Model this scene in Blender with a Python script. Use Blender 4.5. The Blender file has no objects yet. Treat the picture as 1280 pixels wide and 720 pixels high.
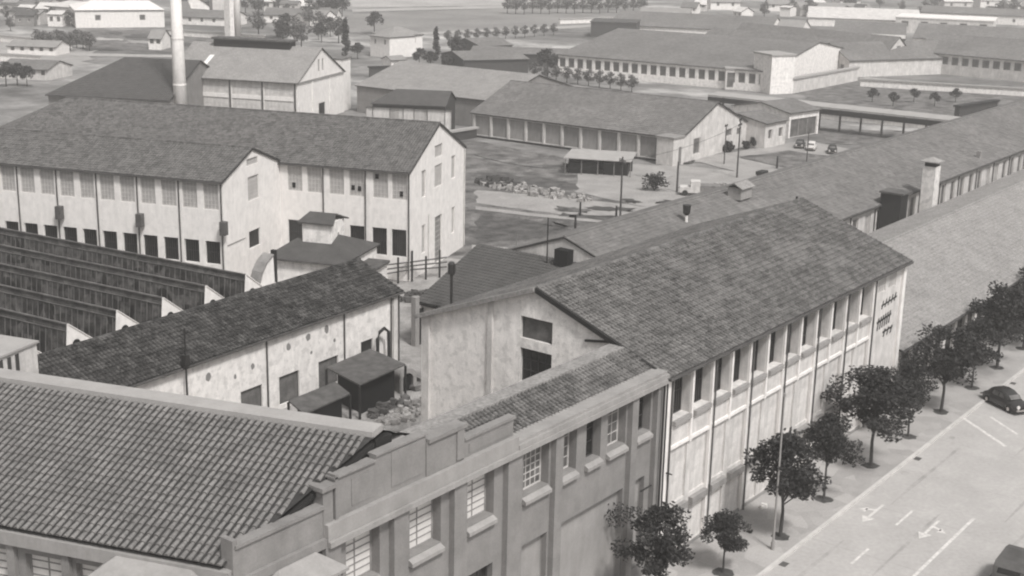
import bpy, math, random
from mathutils import Vector, Matrix
random.seed(7)
R = math.radians
S = bpy.context.scene
col = S.collection

# ------------------------------------------------------------------ camera
F = 1687.77; PIT, ROL, YAW = R(15.4063), R(-1.2319), R(37.0281); H = 36.0
hv = Vector((math.cos(YAW), math.sin(YAW), 0)); rt = Vector((math.sin(YAW), -math.cos(YAW), 0)); up = Vector((0, 0, 1))
fw = hv * math.cos(PIT) - up * math.sin(PIT); dn = -(up * math.cos(PIT) + hv * math.sin(PIT))
cx = rt * math.cos(ROL) + dn * math.sin(ROL); cy = -rt * math.sin(ROL) + dn * math.cos(ROL)
cam = bpy.data.objects.new('camera', bpy.data.cameras.new('camera')); col.objects.link(cam)
m = Matrix.Identity(4)
for i in range(3):
    m[i][0] = cx[i]; m[i][1] = -cy[i]; m[i][2] = -fw[i]
m[2][3] = H
cam.matrix_world = m
cam.data.sensor_width = 36; cam.data.lens = F / 1280 * 36
cam.data.clip_start = 1; cam.data.clip_end = 6000
S.camera = cam

def G(px, py, z=0.0):            # surveyed photo point on the plane at height z -> world
    d = cx * ((px - 640) / F) + cy * ((py - 360) / F) + fw
    t = (z - H) / d.z
    return Vector((d.x * t, d.y * t, z))

# ------------------------------------------------------------------ materials
def mat(name, c, rough=.85, var=.25, scale=1.2, streak=0, bump=0, bscale=30, spec=.25, fine=.12, metal=0, warm=1.0, patch=0, patch_c=.2, patch_s=.35, cell=0, cells=2.6):
    m = bpy.data.materials.new(name); m.use_nodes = True
    nt = m.node_tree; N = nt.nodes; Lk = nt.links
    b = N['Principled BSDF']; b.inputs['Roughness'].default_value = rough
    streak *= .45
    b.inputs['Specular IOR Level'].default_value = spec; b.inputs['Metallic'].default_value = metal
    tint = (1.0 * warm, .955 * warm, .92 * warm)
    tc = N.new('ShaderNodeTexCoord')
    def noise(sc, det=5, rg=.6, vec=None):
        n = N.new('ShaderNodeTexNoise'); n.inputs['Scale'].default_value = sc; n.inputs['Detail'].default_value = det
        n.inputs['Roughness'].default_value = rg; Lk.new(vec or tc.outputs['Object'], n.inputs['Vector']); return n.outputs['Fac']
    def mathn(op, a, b_):
        n = N.new('ShaderNodeMath'); n.operation = op
        for i, v in enumerate((a, b_)):
            if hasattr(v, 'links'): Lk.new(v, n.inputs[i])
            else: n.inputs[i].default_value = v
        return n.outputs[0]
    def rng(v, a, b_, c_, d):
        n = N.new('ShaderNodeMapRange'); n.inputs[1].default_value = a; n.inputs[2].default_value = b_
        n.inputs[3].default_value = c_; n.inputs[4].default_value = d; Lk.new(v, n.inputs[0]); return n.outputs[0]
    f = rng(noise(scale), .3, .7, 1 - var, 1 + var)
    if fine:
        f = mathn('MULTIPLY', f, rng(noise(scale * 14, 3), .3, .7, 1 - fine, 1 + fine))
    if cell:
        v = N.new('ShaderNodeTexVoronoi'); v.inputs['Scale'].default_value = cells; Lk.new(tc.outputs['Object'], v.inputs['Vector'])
        sx = N.new('ShaderNodeSeparateColor'); Lk.new(v.outputs['Color'], sx.inputs[0])
        f = mathn('MULTIPLY', f, rng(sx.outputs[0], 0, 1, 1 - cell, 1 + cell))
    if streak:
        mp = N.new('ShaderNodeMapping'); mp.inputs['Scale'].default_value = (1.3, 1.3, .3); Lk.new(tc.outputs['Object'], mp.inputs['Vector'])
        f = mathn('MULTIPLY', f, rng(noise(1.6, 6, .7, mp.outputs[0]), .36, .62, 1 - streak, 1.03))
    f = mathn('MULTIPLY', f, c)
    if patch:
        k = rng(noise(patch_s, 6, .65), .52, .60, 0, patch)
        mx = N.new('ShaderNodeMix'); mx.data_type = 'FLOAT'; Lk.new(k, mx.inputs[0]); Lk.new(f, mx.inputs[2]); mx.inputs[3].default_value = patch_c
        f = mx.outputs[0]
    cb = N.new('ShaderNodeVectorMath'); cb.operation = 'SCALE'; cb.inputs[0].default_value = tint; Lk.new(f, cb.inputs['Scale'])
    Lk.new(cb.outputs[0], b.inputs['Base Color'])
    if bump:
        bp = N.new('ShaderNodeBump'); bp.inputs['Strength'].default_value = bump; bp.inputs['Distance'].default_value = .05
        Lk.new(noise(bscale, 3), bp.inputs['Height']); Lk.new(bp.outputs[0], b.inputs['Normal'])
    return m
M = dict(
    white=mat('white_plaster', .53, var=.14, scale=.6, streak=.5, fine=.08, patch=.55, patch_c=.36, patch_s=.5),
    white_clean=mat('white_limewash', .67, var=.07, scale=1.1, streak=.2, fine=.06, patch=.35, patch_c=.52, patch_s=1.3),
    white_worn=mat('worn_white_plaster', .66, var=.14, scale=1.3, streak=.3, fine=.12, patch=.55, patch_c=.4, patch_s=1.4),
    gable_grey=mat('weathered_pale_plaster', .70, var=.13, scale=1.3, streak=.25, fine=.12, patch=.6, patch_c=.46, patch_s=1.6),
    grey=mat('grey_render', .19, var=.16, scale=.7, streak=.14, fine=.08, bump=.2),
    grey_light=mat('pale_grey_concrete', .25, var=.12, scale=.6, streak=.25, fine=.05),
    concrete=mat('coping_concrete', .29, var=.10, scale=.6, fine=.06, patch=.3, patch_c=.24, patch_s=.8),
    tile_near=mat('grey_barrel_tiles', .15, cell=.13, var=.2, scale=.7, fine=.25, bump=.1, rough=.9),
    pan_near=mat('dirty_shaded_pans', .032, var=.3, scale=2, fine=.3),  # dirt plus painted shade of the channels between cover tiles
    pan_main=mat('brown_pan_tiles', .085, var=.3, scale=1, fine=.3),  # a little darker than the covers, painting in channel shade
    tile_main=mat('weathered_brown_tiles', .10, cell=.35, var=.13, scale=.7, fine=.4, rough=.9, patch=.3, patch_c=.2, patch_s=.35),
    tile_dark=mat('mossy_dark_tiles', .036, cell=.45, var=.5, scale=1.1, fine=.55, rough=.9, patch=.5, patch_c=.12, patch_s=1.3),
    tile_mid=mat('old_clay_tiles', .09, cell=.3, cells=2.8, var=.12, scale=1.1, fine=.45, rough=.9, patch=.2, patch_c=.16, patch_s=1.6),
    tile_pale=mat('pale_worn_tiles', .205, cell=.08, cells=1.5, var=.1, scale=.4, fine=.3, rough=.9),
    tile_brown=mat('dull_dark_tiles', .06, var=.2, scale=.8, fine=.25, rough=.9),  # own dark tile colour of low sheds and stores
    tile_far=mat('far_clay_tiles', .125, cell=.14, cells=1.3, var=.14, scale=.12, fine=.22, rough=.9),
    dark=mat('dark_paint', .018, var=.2, rough=.6),
    black=mat('tarred_sheet', .075, var=.4, scale=1.5, rough=.7),
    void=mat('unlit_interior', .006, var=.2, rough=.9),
    glass_dark=mat('dark_glass', .009, var=.4, scale=2, rough=.25, spec=.5),
    glass_grey=mat('dusty_glass', .34, var=.12, scale=1.3, rough=.4, spec=.4),
    glass_pale=mat('pale_glass', .55, var=.10, scale=2, rough=.35, spec=.5),  # even pale pane colour, glossy
    glass_mid=mat('smoked_glass', .10, var=.5, scale=1.2, rough=.3, spec=.5),
    frame=mat('window_paint', .45, var=.1, rough=.6),
    frame_dark=mat('dark_window_paint', .045, var=.2, rough=.6),
    frame_white=mat('white_window_paint', .7, var=.1, rough=.6),
    pipe=mat('rusty_pipe', .07, var=.3, rough=.6),
    iron=mat('black_iron', .02, var=.3, rough=.5),
    zinc=mat('dull_zinc', .22, var=.25, scale=1, rough=.6),
    sawroof=mat('sooty_saw_panels', .075, cell=.4, cells=1.2, var=.45, scale=1.2, fine=.4, rough=.8, streak=.3),
    sawglass=mat('sooty_skylight_glass', .055, cell=.8, cells=1.3, var=.9, scale=1.6, fine=.5, rough=.35, spec=.5),
    sawbar=mat('grey_glazing_bars', .10, var=.5, scale=1, rough=.7),
    road=mat('pale_road_surface', .33, var=.10, scale=.25, fine=.08, rough=.95, patch=.45, patch_c=.30, patch_s=.3),
    stain=mat('road_stain', .28, var=.2, scale=1),
    pave=mat('pavement_slabs', .29, cell=.12, cells=.8, var=.12, scale=.6, fine=.1, rough=.95, patch=.4, patch_c=.27, patch_s=.6),
    kerb=mat('kerb_stone', .42, cell=.06, cells=1.0, var=.1, scale=1.5),
    paint=mat('road_paint', .5, var=.2, scale=2.5, fine=.2, patch=.75, patch_c=.37, patch_s=2.2),
    soil=mat('tree_pit_soil', .05, var=.4, scale=3),
    yard=mat('court_dirt', .24, var=.3, scale=.5, fine=.25, patch=.6, patch_c=.13, patch_s=.4),
    grassy=mat('rough_grass', .10, cell=.3, cells=.7, var=.6, scale=.35, fine=.5, patch=.6, patch_c=.17, patch_s=.25),
    grassd=mat('dark_weeds', .065, var=.6, scale=.6, fine=.6),
    dirt=mat('pale_track', .25, var=.2, scale=.3, fine=.2, patch=.5, patch_c=.24, patch_s=.2),
    field=mat('plough_field', .17, var=.25, scale=.05, fine=.2),
    fieldp=mat('pale_field', .30, var=.2, scale=.05, fine=.2),
    bark=mat('bark', .05, var=.3, scale=4),
    leaf=mat('tree_leaves', .026, var=.6, scale=1.5, fine=.5, rough=.7),
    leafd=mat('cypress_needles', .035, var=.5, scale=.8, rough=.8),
    leaff=mat('far_leaves', .10, var=.5, scale=.3, rough=.8),  # leaf colour lightened to add to the haze on distant trees
    car=mat('dark_car_paint', .02, var=.1, rough=.25, spec=.6),
    chrome=mat('chrome', .6, var=.05, rough=.2, metal=.9),
    tyre=mat('tyre_rubber', .02, rough=.8),
    shutter=mat('dull_shutter_boards', .10, var=.35, scale=1.5, fine=.3),
    wood=mat('grey_boards', .15, var=.3, scale=2),
    rubble=mat('broken_stone', .26, var=.5, scale=1.5, fine=.3),
)
# open country: fields, tracks and scrub in one procedural sheet
def ground_mat():
    m = bpy.data.materials.new('open_ground'); m.use_nodes = True
    nt = m.node_tree; N = nt.nodes; Lk = nt.links; b = N['Principled BSDF']; b.inputs['Roughness'].default_value = .95
    b.inputs['Specular IOR Level'].default_value = .1
    tc = N.new('ShaderNodeTexCoord')
    def noise(sc, det=6, rg=.6, scl=(1, 1, 1)):
        mp = N.new('ShaderNodeMapping'); mp.inputs['Scale'].default_value = scl; mp.inputs['Rotation'].default_value = (0, 0, R(20)); Lk.new(tc.outputs['Object'], mp.inputs['Vector'])
        n = N.new('ShaderNodeTexNoise'); n.inputs['Scale'].default_value = sc; n.inputs['Detail'].default_value = det
        n.inputs['Roughness'].default_value = rg; Lk.new(mp.outputs[0], n.inputs['Vector']); return n.outputs['Fac']
    rp = N.new('ShaderNodeValToRGB'); e = rp.color_ramp.elements
    e[0].position = .34; e[0].color = (.07, .068, .065, 1); e[1].position = .70; e[1].color = (.42, .405, .39, 1)
    for p, v in ((.45, .13), (.54, .19), (.6, .30)):
        x = rp.color_ramp.elements.new(p); x.color = (v, v * .965, v * .935, 1)
    Lk.new(noise(.022, 8, .68, (1, .6, 1)), rp.inputs[0])
    mr = N.new('ShaderNodeMapRange'); mr.inputs[1].default_value = .3; mr.inputs[2].default_value = .7; mr.inputs[3].default_value = .45; mr.inputs[4].default_value = 1.55
    Lk.new(noise(.12, 10, .75), mr.inputs[0])
    v = N.new('ShaderNodeVectorMath'); v.operation = 'SCALE'; Lk.new(rp.outputs[0], v.inputs[0]); Lk.new(mr.outputs[0], v.inputs['Scale'])
    Lk.new(v.outputs[0], b.inputs['Base Color']); return m
M['ground'] = ground_mat()

# ------------------------------------------------------------------ mesh builder
class MB:
    def __init__(s): s.v = []; s.f = []
    def poly(s, pts):
        n = len(s.v); s.v += [tuple(p) for p in pts]; s.f.append(tuple(range(n, n + len(pts)))); return s
    def box(s, x0, y0, z0, x1, y1, z1):
        n = len(s.v)
        s.v += [(x0, y0, z0), (x1, y0, z0), (x1, y1, z0), (x0, y1, z0), (x0, y0, z1), (x1, y0, z1), (x1, y1, z1), (x0, y1, z1)]
        s.f += [tuple(n + i for i in q) for q in ((0, 3, 2, 1), (4, 5, 6, 7), (0, 1, 5, 4), (1, 2, 6, 5), (2, 3, 7, 6), (3, 0, 4, 7))]; return s
    def bar(s, a, b, w, h=None):          # square bar between two points
        a = Vector(a); b = Vector(b); h = h or w; d = (b - a).normalized()
        q = Vector((0, 0, 1)) if abs(d.z) < .9 else Vector((1, 0, 0))
        u = d.cross(q).normalized() * w / 2; w_ = u.cross(d).normalized() * h / 2; n = len(s.v)
        for p in (a, b):
            for k, l in ((-1, -1), (1, -1), (1, 1), (-1, 1)): s.v.append(tuple(p + u * k + w_ * l))
        s.f += [tuple(n + i for i in q) for q in ((0, 1, 2, 3), (7, 6, 5, 4), (0, 4, 5, 1), (1, 5, 6, 2), (2, 6, 7, 3), (3, 7, 4, 0))]; return s
    def tube(s, pts, rad, n=8, cap=True):
        pts = [Vector(p) for p in pts]; base = len(s.v)
        if not isinstance(rad, (list, tuple)): rad = [rad] * len(pts)
        for i, p in enumerate(pts):
            d = (pts[min(i + 1, len(pts) - 1)] - pts[max(i - 1, 0)]).normalized()
            q = Vector((0, 0, 1)) if abs(d.z) < .9 else Vector((1, 0, 0))
            u = d.cross(q).normalized(); w = u.cross(d)
            for k in range(n):
                a = 2 * math.pi * k / n; s.v.append(tuple(p + (u * math.cos(a) + w * math.sin(a)) * rad[i]))
        for i in range(len(pts) - 1):
            for k in range(n):
                a = base + i * n + k; b = base + i * n + (k + 1) % n; s.f.append((a, b, b + n, a + n))
        if cap:
            s.f.append(tuple(base + k for k in range(n))[::-1]); e = base + (len(pts) - 1) * n; s.f.append(tuple(e + k for k in range(n)))
        return s
    def build(s, name, m, parent=None, loc=(0, 0, 0), rz=0, smooth=False):
        me = bpy.data.meshes.new(name); me.from_pydata(s.v, [], s.f); me.update()
        if smooth:
            for p in me.polygons: p.use_smooth = True
        me.materials.append(m)
        return link(name, me, parent, loc, rz)
def link(name, me, parent=None, loc=(0, 0, 0), rz=0):
    o = bpy.data.objects.new(name, me); col.objects.link(o); o.location = loc; o.rotation_euler = (0, 0, rz)
    if parent: o.parent = parent
    return o
def tag(o, label, cat, group=None):
    o['label'] = label; o['category'] = cat
    if group: o['group'] = group
    return o
def thing(name, label, cat, loc, rz=0, group=None):
    o = bpy.data.objects.new(name, None); col.objects.link(o); o.location = loc; o.rotation_euler = (0, 0, rz); o.empty_display_size = .5
    return tag(o, label, cat, group)
def struct(name, mb, m, kind='structure'):
    o = mb.build(name, m); o['kind'] = kind; return o
def copy_tree(o, parent=None):
    c = o.copy(); col.objects.link(c); c.parent = parent
    for ch in list(o.children): copy_tree(ch, c)
    return c

class Parts:                    # same calls as MB, but every box becomes a part of its own
    def __init__(s): s.l = []
    def box(s, *a): s.l.append(MB().box(*a)); return s
    def build(s, name, m, parent):
        for b in s.l: b.build(name, m, parent)
# ------------------------------------------------------------------ windows
WC = {}
def window(parent, w, h, style, depth, loc, ang):
    key = (round(w, 2), round(h, 2), style, round(depth, 2))
    if key not in WC:
        st = STY[style]; fr = MB(); t = st.get('t', .07)
        y0, y1 = depth - .07, depth
        fr.box(0, y0, 0, w, y1, t).box(0, y0, h - t, w, y1, h).box(0, y0, t, t, y1, h - t).box(w - t, y0, t, w, y1, h - t)
        nx, nz = st['grid']; nx = max(1, round(w / nx)); nz = max(1, round(h / nz)); b = st.get('b', .035)
        for i in range(1, nx):
            x = t + (w - 2 * t) * i / nx; fr.box(x - b / 2, y0 + .015, t, x + b / 2, y1 - .01, h - t)
        for i in range(1, nz):
            z = t + (h - 2 * t) * i / nz; fr.box(t, y0 + .02, z - b / 2, w - t, y1 - .012, z + b / 2)
        pn = MB().box(.01, depth - .022, .01, w - .01, depth + .03, h - .01)
        for q in st.get('holes', ()):
            pass
        a = bpy.data.meshes.new('window'); a.from_pydata(fr.v, [], fr.f); a.materials.append(M[st['frame']])
        p = bpy.data.meshes.new('pane'); p.from_pydata(pn.v, [], pn.f); p.materials.append(M[st['pane']])
        WC[key] = (a, p)
    a, p = WC[key]
    o = link('window', a, parent, loc, ang); link('pane', p, o); return o
STY = dict(
    pale=dict(frame='zinc', pane='glass_pale', grid=(.9, .36), b=.05, t=.06),
    dark=dict(frame='frame_dark', pane='glass_dark', grid=(.6, .7)),
    darkbar=dict(frame='frame_dark', pane='glass_dark', grid=(.28, 1.3), b=.03),
    grey=dict(frame='frame', pane='glass_grey', grid=(.4, .42), b=.03),
    mid=dict(frame='frame', pane='glass_mid', grid=(.55, .6)),
    worn=dict(frame='frame', pane='glass_mid', grid=(.45, .4), b=.05),
    blind=dict(frame='frame_white', pane='white_clean_', grid=(3, 3)),
    far=dict(frame='frame', pane='glass_mid', grid=(3, 3), t=.12),
    farworn=dict(frame='grey', pane='grey', grid=(1.5, 3), t=.1),
    farpale=dict(frame='frame', pane='glass_grey', grid=(3, 3), t=.12),
    shut=dict(frame='frame_dark', pane='shutter', grid=(9, 9), t=.05),
    door=dict(frame='frame_dark', pane='wood', grid=(.5, 9), t=.1),
    gate=dict(frame='frame_dark', pane='dark', grid=(1.2, 9), t=.12),
    panel=dict(frame='white', pane='white', grid=(9, 9), t=.02),
    gpanel=dict(frame='grey_light', pane='grey_light', grid=(9, 9), t=.02),
)
M['white_clean_'] = M['glass_pale']

def wall(mb, p0, p1, prof, ops, depth):
    """vertical wall from p0 to p1 (outside on the right hand), top profile [(s,z)..], openings (s0,s1,z0,z1)"""
    p0 = Vector((p0[0], p0[1], 0)); p1 = Vector((p1[0], p1[1], 0)); d = (p1 - p0).normalized(); inn = Vector((-d.y, d.x, 0)); L = (p1 - p0).length
    if not isinstance(prof, (list, tuple)): prof = [(0, prof), (L, prof)]
    xs = sorted({round(x, 4) for x in [0, L] + [q[0] for q in prof] + [q[0] for q in ops] + [q[1] for q in ops] if 0 <= x <= L + .001})
    def top(s):
        for (a, za), (b, zb) in zip(prof, prof[1:]):
            if a - 1e-6 <= s <= b + 1e-6: return za + (zb - za) * ((s - a) / (b - a) if b > a else 0)
        return prof[-1][1]
    P = lambda s, z, y=0: p0 + d * s + inn * y + Vector((0, 0, z))
    for a, b in zip(xs, xs[1:]):
        if b - a < 1e-4: continue
        mid = (a + b) / 2; here = sorted((q for q in ops if q[0] - 1e-4 <= mid <= q[1] + 1e-4), key=lambda q: q[2]); z = 0
        for q in here:
            if q[2] > z: mb.poly([P(a, z), P(b, z), P(b, q[2]), P(a, q[2])])
            z = q[3]
        mb.poly([P(a, z), P(b, z), P(b, top(b)), P(a, top(a))])
    for q in ops:
        s0, s1, z0, z1 = q[:4]; dd = q[5] if len(q) > 5 else depth
        mb.poly([P(s0, z0), P(s0, z0, dd), P(s0, z1, dd), P(s0, z1)][::-1])
        mb.poly([P(s1, z0), P(s1, z0, dd), P(s1, z1, dd), P(s1, z1)])
        if z0 > 0: mb.poly([P(s0, z0), P(s1, z0), P(s1, z0, dd), P(s0, z0, dd)])
        mb.poly([P(s0, z1), P(s1, z1), P(s1, z1, dd), P(s0, z1, dd)][::-1])
    return P

def tiles(mb, A, B, C, D, cw=.3, rh=.38, amp=.05, step=.025, seg=4, jit=.008, near=False):
    """tiled roof plane: A-B is the eave (left,right), D-C the ridge (left,right)"""
    A, B, C, D = map(Vector, (A, B, C, D))
    n = (B - A).cross(D - A).normalized()
    if n.z < 0: n = -n
    w = max((B - A).length, (C - D).length); l = (D - A).length
    nc = max(1, round(w / cw)); nr = max(1, round(l / rh)); base = len(mb.v); cols = nc * seg + 1
    for r in range(nr):
        jr = [random.uniform(-jit, jit) for _ in range(nc + 1)]
        for e in (0, 1):
            t = (r + e * 1.0) / nr
            for c in range(cols):
                u = c / (cols - 1); p = A.lerp(B, u).lerp(D.lerp(C, u), t)
                ph = (c % seg) / seg
                hgt = amp * ((1 - abs(2 * ph - 1) ** 2.6) if seg >= 6 else (.5 + .5 * math.cos(2 * math.pi * ph))) + (step if e == 0 else 0) + jr[min(c // seg, nc)]
                mb.v.append(tuple(p + n * hgt))
    for r in range(nr):
        for e in (0, 1):
            row = base + (r * 2 + e) * cols
            if r == nr - 1 and e == 1: break
            for c in range(cols - 1): mb.f.append((row + c, row + c + 1, row + c + 1 + cols, row + c + cols))
    return mb

def barrels(parent, A, B, C, D, m_cover, m_pan, cw=.32, rh=.46, r=.12, jit=.012, side=6, bedq=None, clip=None):
    """roof plane of half-round cover tiles over a bed of pans; two parts: roof (pans) and cover_tiles"""
    A, B, C, D = map(Vector, (A, B, C, D)); n = (B - A).cross(D - A).normalized()
    if n.z < 0: n = -n
    w = max((B - A).length, (C - D).length); l = max((D - A).length, (C - B).length); nc = round(w / cw); nr = round(l / rh)
    bed = MB(); K = 24; A_, B_, C_, D_ = map(Vector, bedq or (A, B, C, D))
    for i in range(K + 1):
        for k in range(2): bed.v.append(tuple((A_.lerp(B_, i / K)).lerp(D_.lerp(C_, i / K), k)))
    for i in range(K): bed.f.append((2 * i, 2 * i + 2, 2 * i + 3, 2 * i + 1))
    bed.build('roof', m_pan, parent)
    mb = MB()
    for c in range(nc):
        u = (c + .5) / nc; lo = A.lerp(B, u); hi = D.lerp(C, u); up_ = (hi - lo); d = up_.normalized(); q = n.cross(d).normalized(); ll = up_.length / nr
        for k in range(nr):
            j = Vector((random.uniform(-jit, jit), random.uniform(-jit, jit), random.uniform(-jit, jit)))
            p0 = lo + d * (ll * k - .03) + n * .035 + j; p1 = lo + d * (ll * (k + 1) + .02) + n * .0 + j * .3; b = len(mb.v)
            if clip and clip((p0 + p1) / 2): continue
            for p, rr in ((p0, r * 1.05), (p1, r * .74)):
                for i in range(side):
                    a = math.pi * i / (side - 1); mb.v.append(tuple(p + q * (rr * math.cos(a)) + n * (rr * math.sin(a) * .95)))
            for i in range(side - 1): mb.f.append((b + i, b + i + side, b + i + side + 1, b + i + 1))
            mb.f.append(tuple(b + i for i in range(side)))
    o = mb.build('cover_tiles', m_cover, parent); o['kind'] = 'stuff'; return o

def slab(mb, A, B, C, D, t=.14, lift=-.01):
    A, B, C, D = [Vector(q) + Vector((0, 0, lift)) for q in (A, B, C, D)]; dz = Vector((0, 0, -t)); n = len(mb.v)
    mb.v += [tuple(q) for q in (A, B, C, D, A + dz, B + dz, C + dz, D + dz)]
    mb.f += [tuple(n + i for i in q) for q in ((0, 1, 2, 3), (7, 6, 5, 4), (0, 4, 5, 1), (1, 5, 6, 2), (2, 6, 7, 3), (3, 7, 4, 0))]
    return mb

def house(name, label, cat, ox, oy, ang, L, W, eave, ridge, wallm='white', roofm='tile_mid', ops={}, depth=.2, over=.35, axis='x', hip=(0, 0),
          cw=.3, rh=.38, amp=.05, seg=4, flat=False, group=None, gut=True, ridge_pos=None, eave_back=None, cap=True, rake=.25, z0=0, barrel=None):
    """gabled building; local x runs along the facade, y goes back. ops: wall -> [(s0,s1,z0,z1,style[,depth])]"""
    t = thing(name, label, cat, (ox, oy, z0), ang, group)
    eb = eave if eave_back is None else eave_back
    rp = (W if axis == 'x' else L) / 2 if ridge_pos is None else ridge_pos
    corners = dict(front=((0, 0), (L, 0)), right=((L, 0), (L, W)), back=((L, W), (0, W)), left=((0, W), (0, 0)))
    prof = dict(front=eave, right=eave, back=eb, left=eave)
    if flat: pass
    elif axis == 'x':
        prof['right'] = [(0, eave), (rp, ridge), (W, eb)] if not hip[1] else eave
        prof['left'] = [(0, eb), (W - rp, ridge), (W, eave)] if not hip[0] else eave
    else:
        prof['front'] = [(0, eave), (rp, ridge), (L, eave)] if not hip[0] else eave
        prof['back'] = [(0, eave), (L - rp, ridge), (L, eave)] if not hip[1] else eave
    mb = MB()
    for k, (a, b) in corners.items():
        o = ops.get(k, []); P = wall(mb, a, b, prof[k], o, depth); A = math.atan2(b[1] - a[1], b[0] - a[0])
        for q in o:
            if q[4] is None: continue
            dd = q[5] if len(q) > 5 else depth
            window(t, q[1] - q[0], q[3] - q[2], q[4], dd, P(q[0], q[2]), A)
    mb.build('wall', M[wallm], t)
    if flat:
        MB().box(-.25, -.25, eave, L + .25, W + .25, eave + .35).build('roof', M[roofm], t); return t
    ro = MB(); fa = MB(); kw = dict(cw=cw, rh=rh, amp=amp, seg=seg)
    if axis == 'x':
        sl = (ridge - eave) / rp; slb = (ridge - eb) / (W - rp); ze = eave - over * sl + .05; zb = eb - over * slb + .05; r = ridge + .05
        x0 = -rake; x1 = L + rake; h0 = hip[0] or x0; h1 = L - hip[1] if hip[1] else x1
        q1 = ((x0, -over, ze), (x1, -over, ze), (h1, rp, r), (h0, rp, r)); q2 = ((x1, W + over, zb), (x0, W + over, zb), (h0, rp, r), (h1, rp, r))
        ends = []
        if hip[0]: ends.append(((x0, W + over, zb), (x0, -over, ze), (h0, rp, r), (h0, rp - .01, r)))
        if hip[1]: ends.append(((x1, -over, ze), (x1, W + over, zb), (h1, rp, r), (h1, rp - .01, r)))
        rl = [(h0, rp, r + .03), (h1, rp, r + .03)]
    else:
        sl = (ridge - eave) / rp; slb = (ridge - eave) / (L - rp); ze = eave - over * sl + .05; zb = eave - over * slb + .05; r = ridge + .05
        y0 = -rake; y1 = W + rake; h0 = hip[0] or y0; h1 = W - hip[1] if hip[1] else y1
        q1 = ((-over, y1, ze), (-over, y0, ze), (rp, h0, r), (rp, h1, r)); q2 = ((L + over, y0, zb), (L + over, y1, zb), (rp, h1, r), (rp, h0, r))
        ends = []
        if hip[0]: ends.append(((-over, y0, ze), (L + over, y0, zb), (rp, h0, r), (rp - .01, h0, r)))
        if hip[1]: ends.append(((L + over, y1, zb), (-over, y1, ze), (rp, h1, r), (rp - .01, h1, r)))
        rl = [(rp, h0, r + .03), (rp, h1, r + .03)]
    for q in [q1, q2] + ends:
        if barrel and q is q1:
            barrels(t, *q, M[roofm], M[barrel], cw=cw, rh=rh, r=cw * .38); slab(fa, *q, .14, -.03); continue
        if cw: tiles(ro, *q, **kw)
        else: ro.poly(q)
        slab(fa, *q)
    rf = ro.build('roof', M[roofm], t)
    fa.build('fascia', M['frame_dark'], t)
    if cap: MB().tube(rl, .13 if cw else .2, 6).build('ridge_cap', M[roofm], t)
    if gut and axis == 'x':
        MB().box(x0, -over - .14, ze - .16, x1, -over - .005, ze - .02).build('gutter', M['pipe'], t)
    return t
def pipe(parent, x, y, z0, z1, r=.06, m='pipe', dy=-.1):
    MB().tube([(x, y + dy, z0), (x, y + dy, z1)], r, 6).build('drainpipe', M[m], parent)

# ------------------------------------------------------------------ ground and street
g = MB().poly([(-1500, -1500, -.05), (3200, -1500, -.05), (3200, 3200, -.05), (-1500, 3200, -.05)])
struct('ground', g, M['ground'])
struct('road', MB().poly([(-100, 4, .0), (900, 4, .0), (900, 30.42, .0), (-100, 30.42, .0)]), M['road'])
struct('kerb', MB().box(-100, 30.42, -.04, 900, 30.66, .13), M['kerb'])
struct('pavement', MB().box(-100, 30.662, -.04, 900, 36.5, .12), M['pave'])
struct('pavement', MB().box(-100, -2, -.04, 900, 3.99, .12), M['pave'])
struct('court_ground', MB().poly([(28, 37, -.02), (110, 37, -.02), (110, 90, -.02), (96, 128, -.02), (28, 128, -.02)]), M['yard'])
struct('alley', MB().poly([(97, 49.6, .0), (420, 49.6, .0), (420, 56.6, .0), (97, 56.6, .0)]), M['yard'])
# painted marks
pm = MB()
def mark(pts, z=.005): pm.poly([(x, y, z) for x, y in pts])
for a, b in ((69.4, 71.9), (76.1, 78.9)): mark([(a, 27.06), (b, 27.06), (b, 27.22), (a, 27.22)])
mark([(45, 23.6), (80.3, 23.6), (80.3, 23.8), (45, 23.8)])
def sline(a, b, w):
    a = Vector(a); b = Vector(b); n = (b - a).normalized(); n = Vector((-n.y, n.x)) * w / 2
    mark([a - n, b - n, b + n, a + n])
a = G(1205, 523); b = G(1257, 558); sline(a.xy, b.xy, .28)
a = G(1238, 521); b = G(1272, 543); sline(a.xy, b.xy, .22)
def arrow(x, y, side):
    mark([(x, y), (x + .95, y - .42), (x + .95, y + .42)]); mark([(x + .95, y - .09), (x + 3.3, y - .09), (x + 3.3, y + .09), (x + .95, y + .09)])
    s = side
    mark([(x + 2.1, y + .09 * s), (x + 2.35, y + .09 * s), (x + 2.1, y + .62 * s), (x + 1.85, y + .62 * s)][::s])
    mark([(x + 1.55, y + .5 * s), (x + 2.35, y + .55 * s), (x + 1.75, y + 1.0 * s)][::s])
arrow(75.2, 28.95, 1); arrow(75.2, 25.3, -1)
struct('road_markings', pm, M['paint'])

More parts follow.
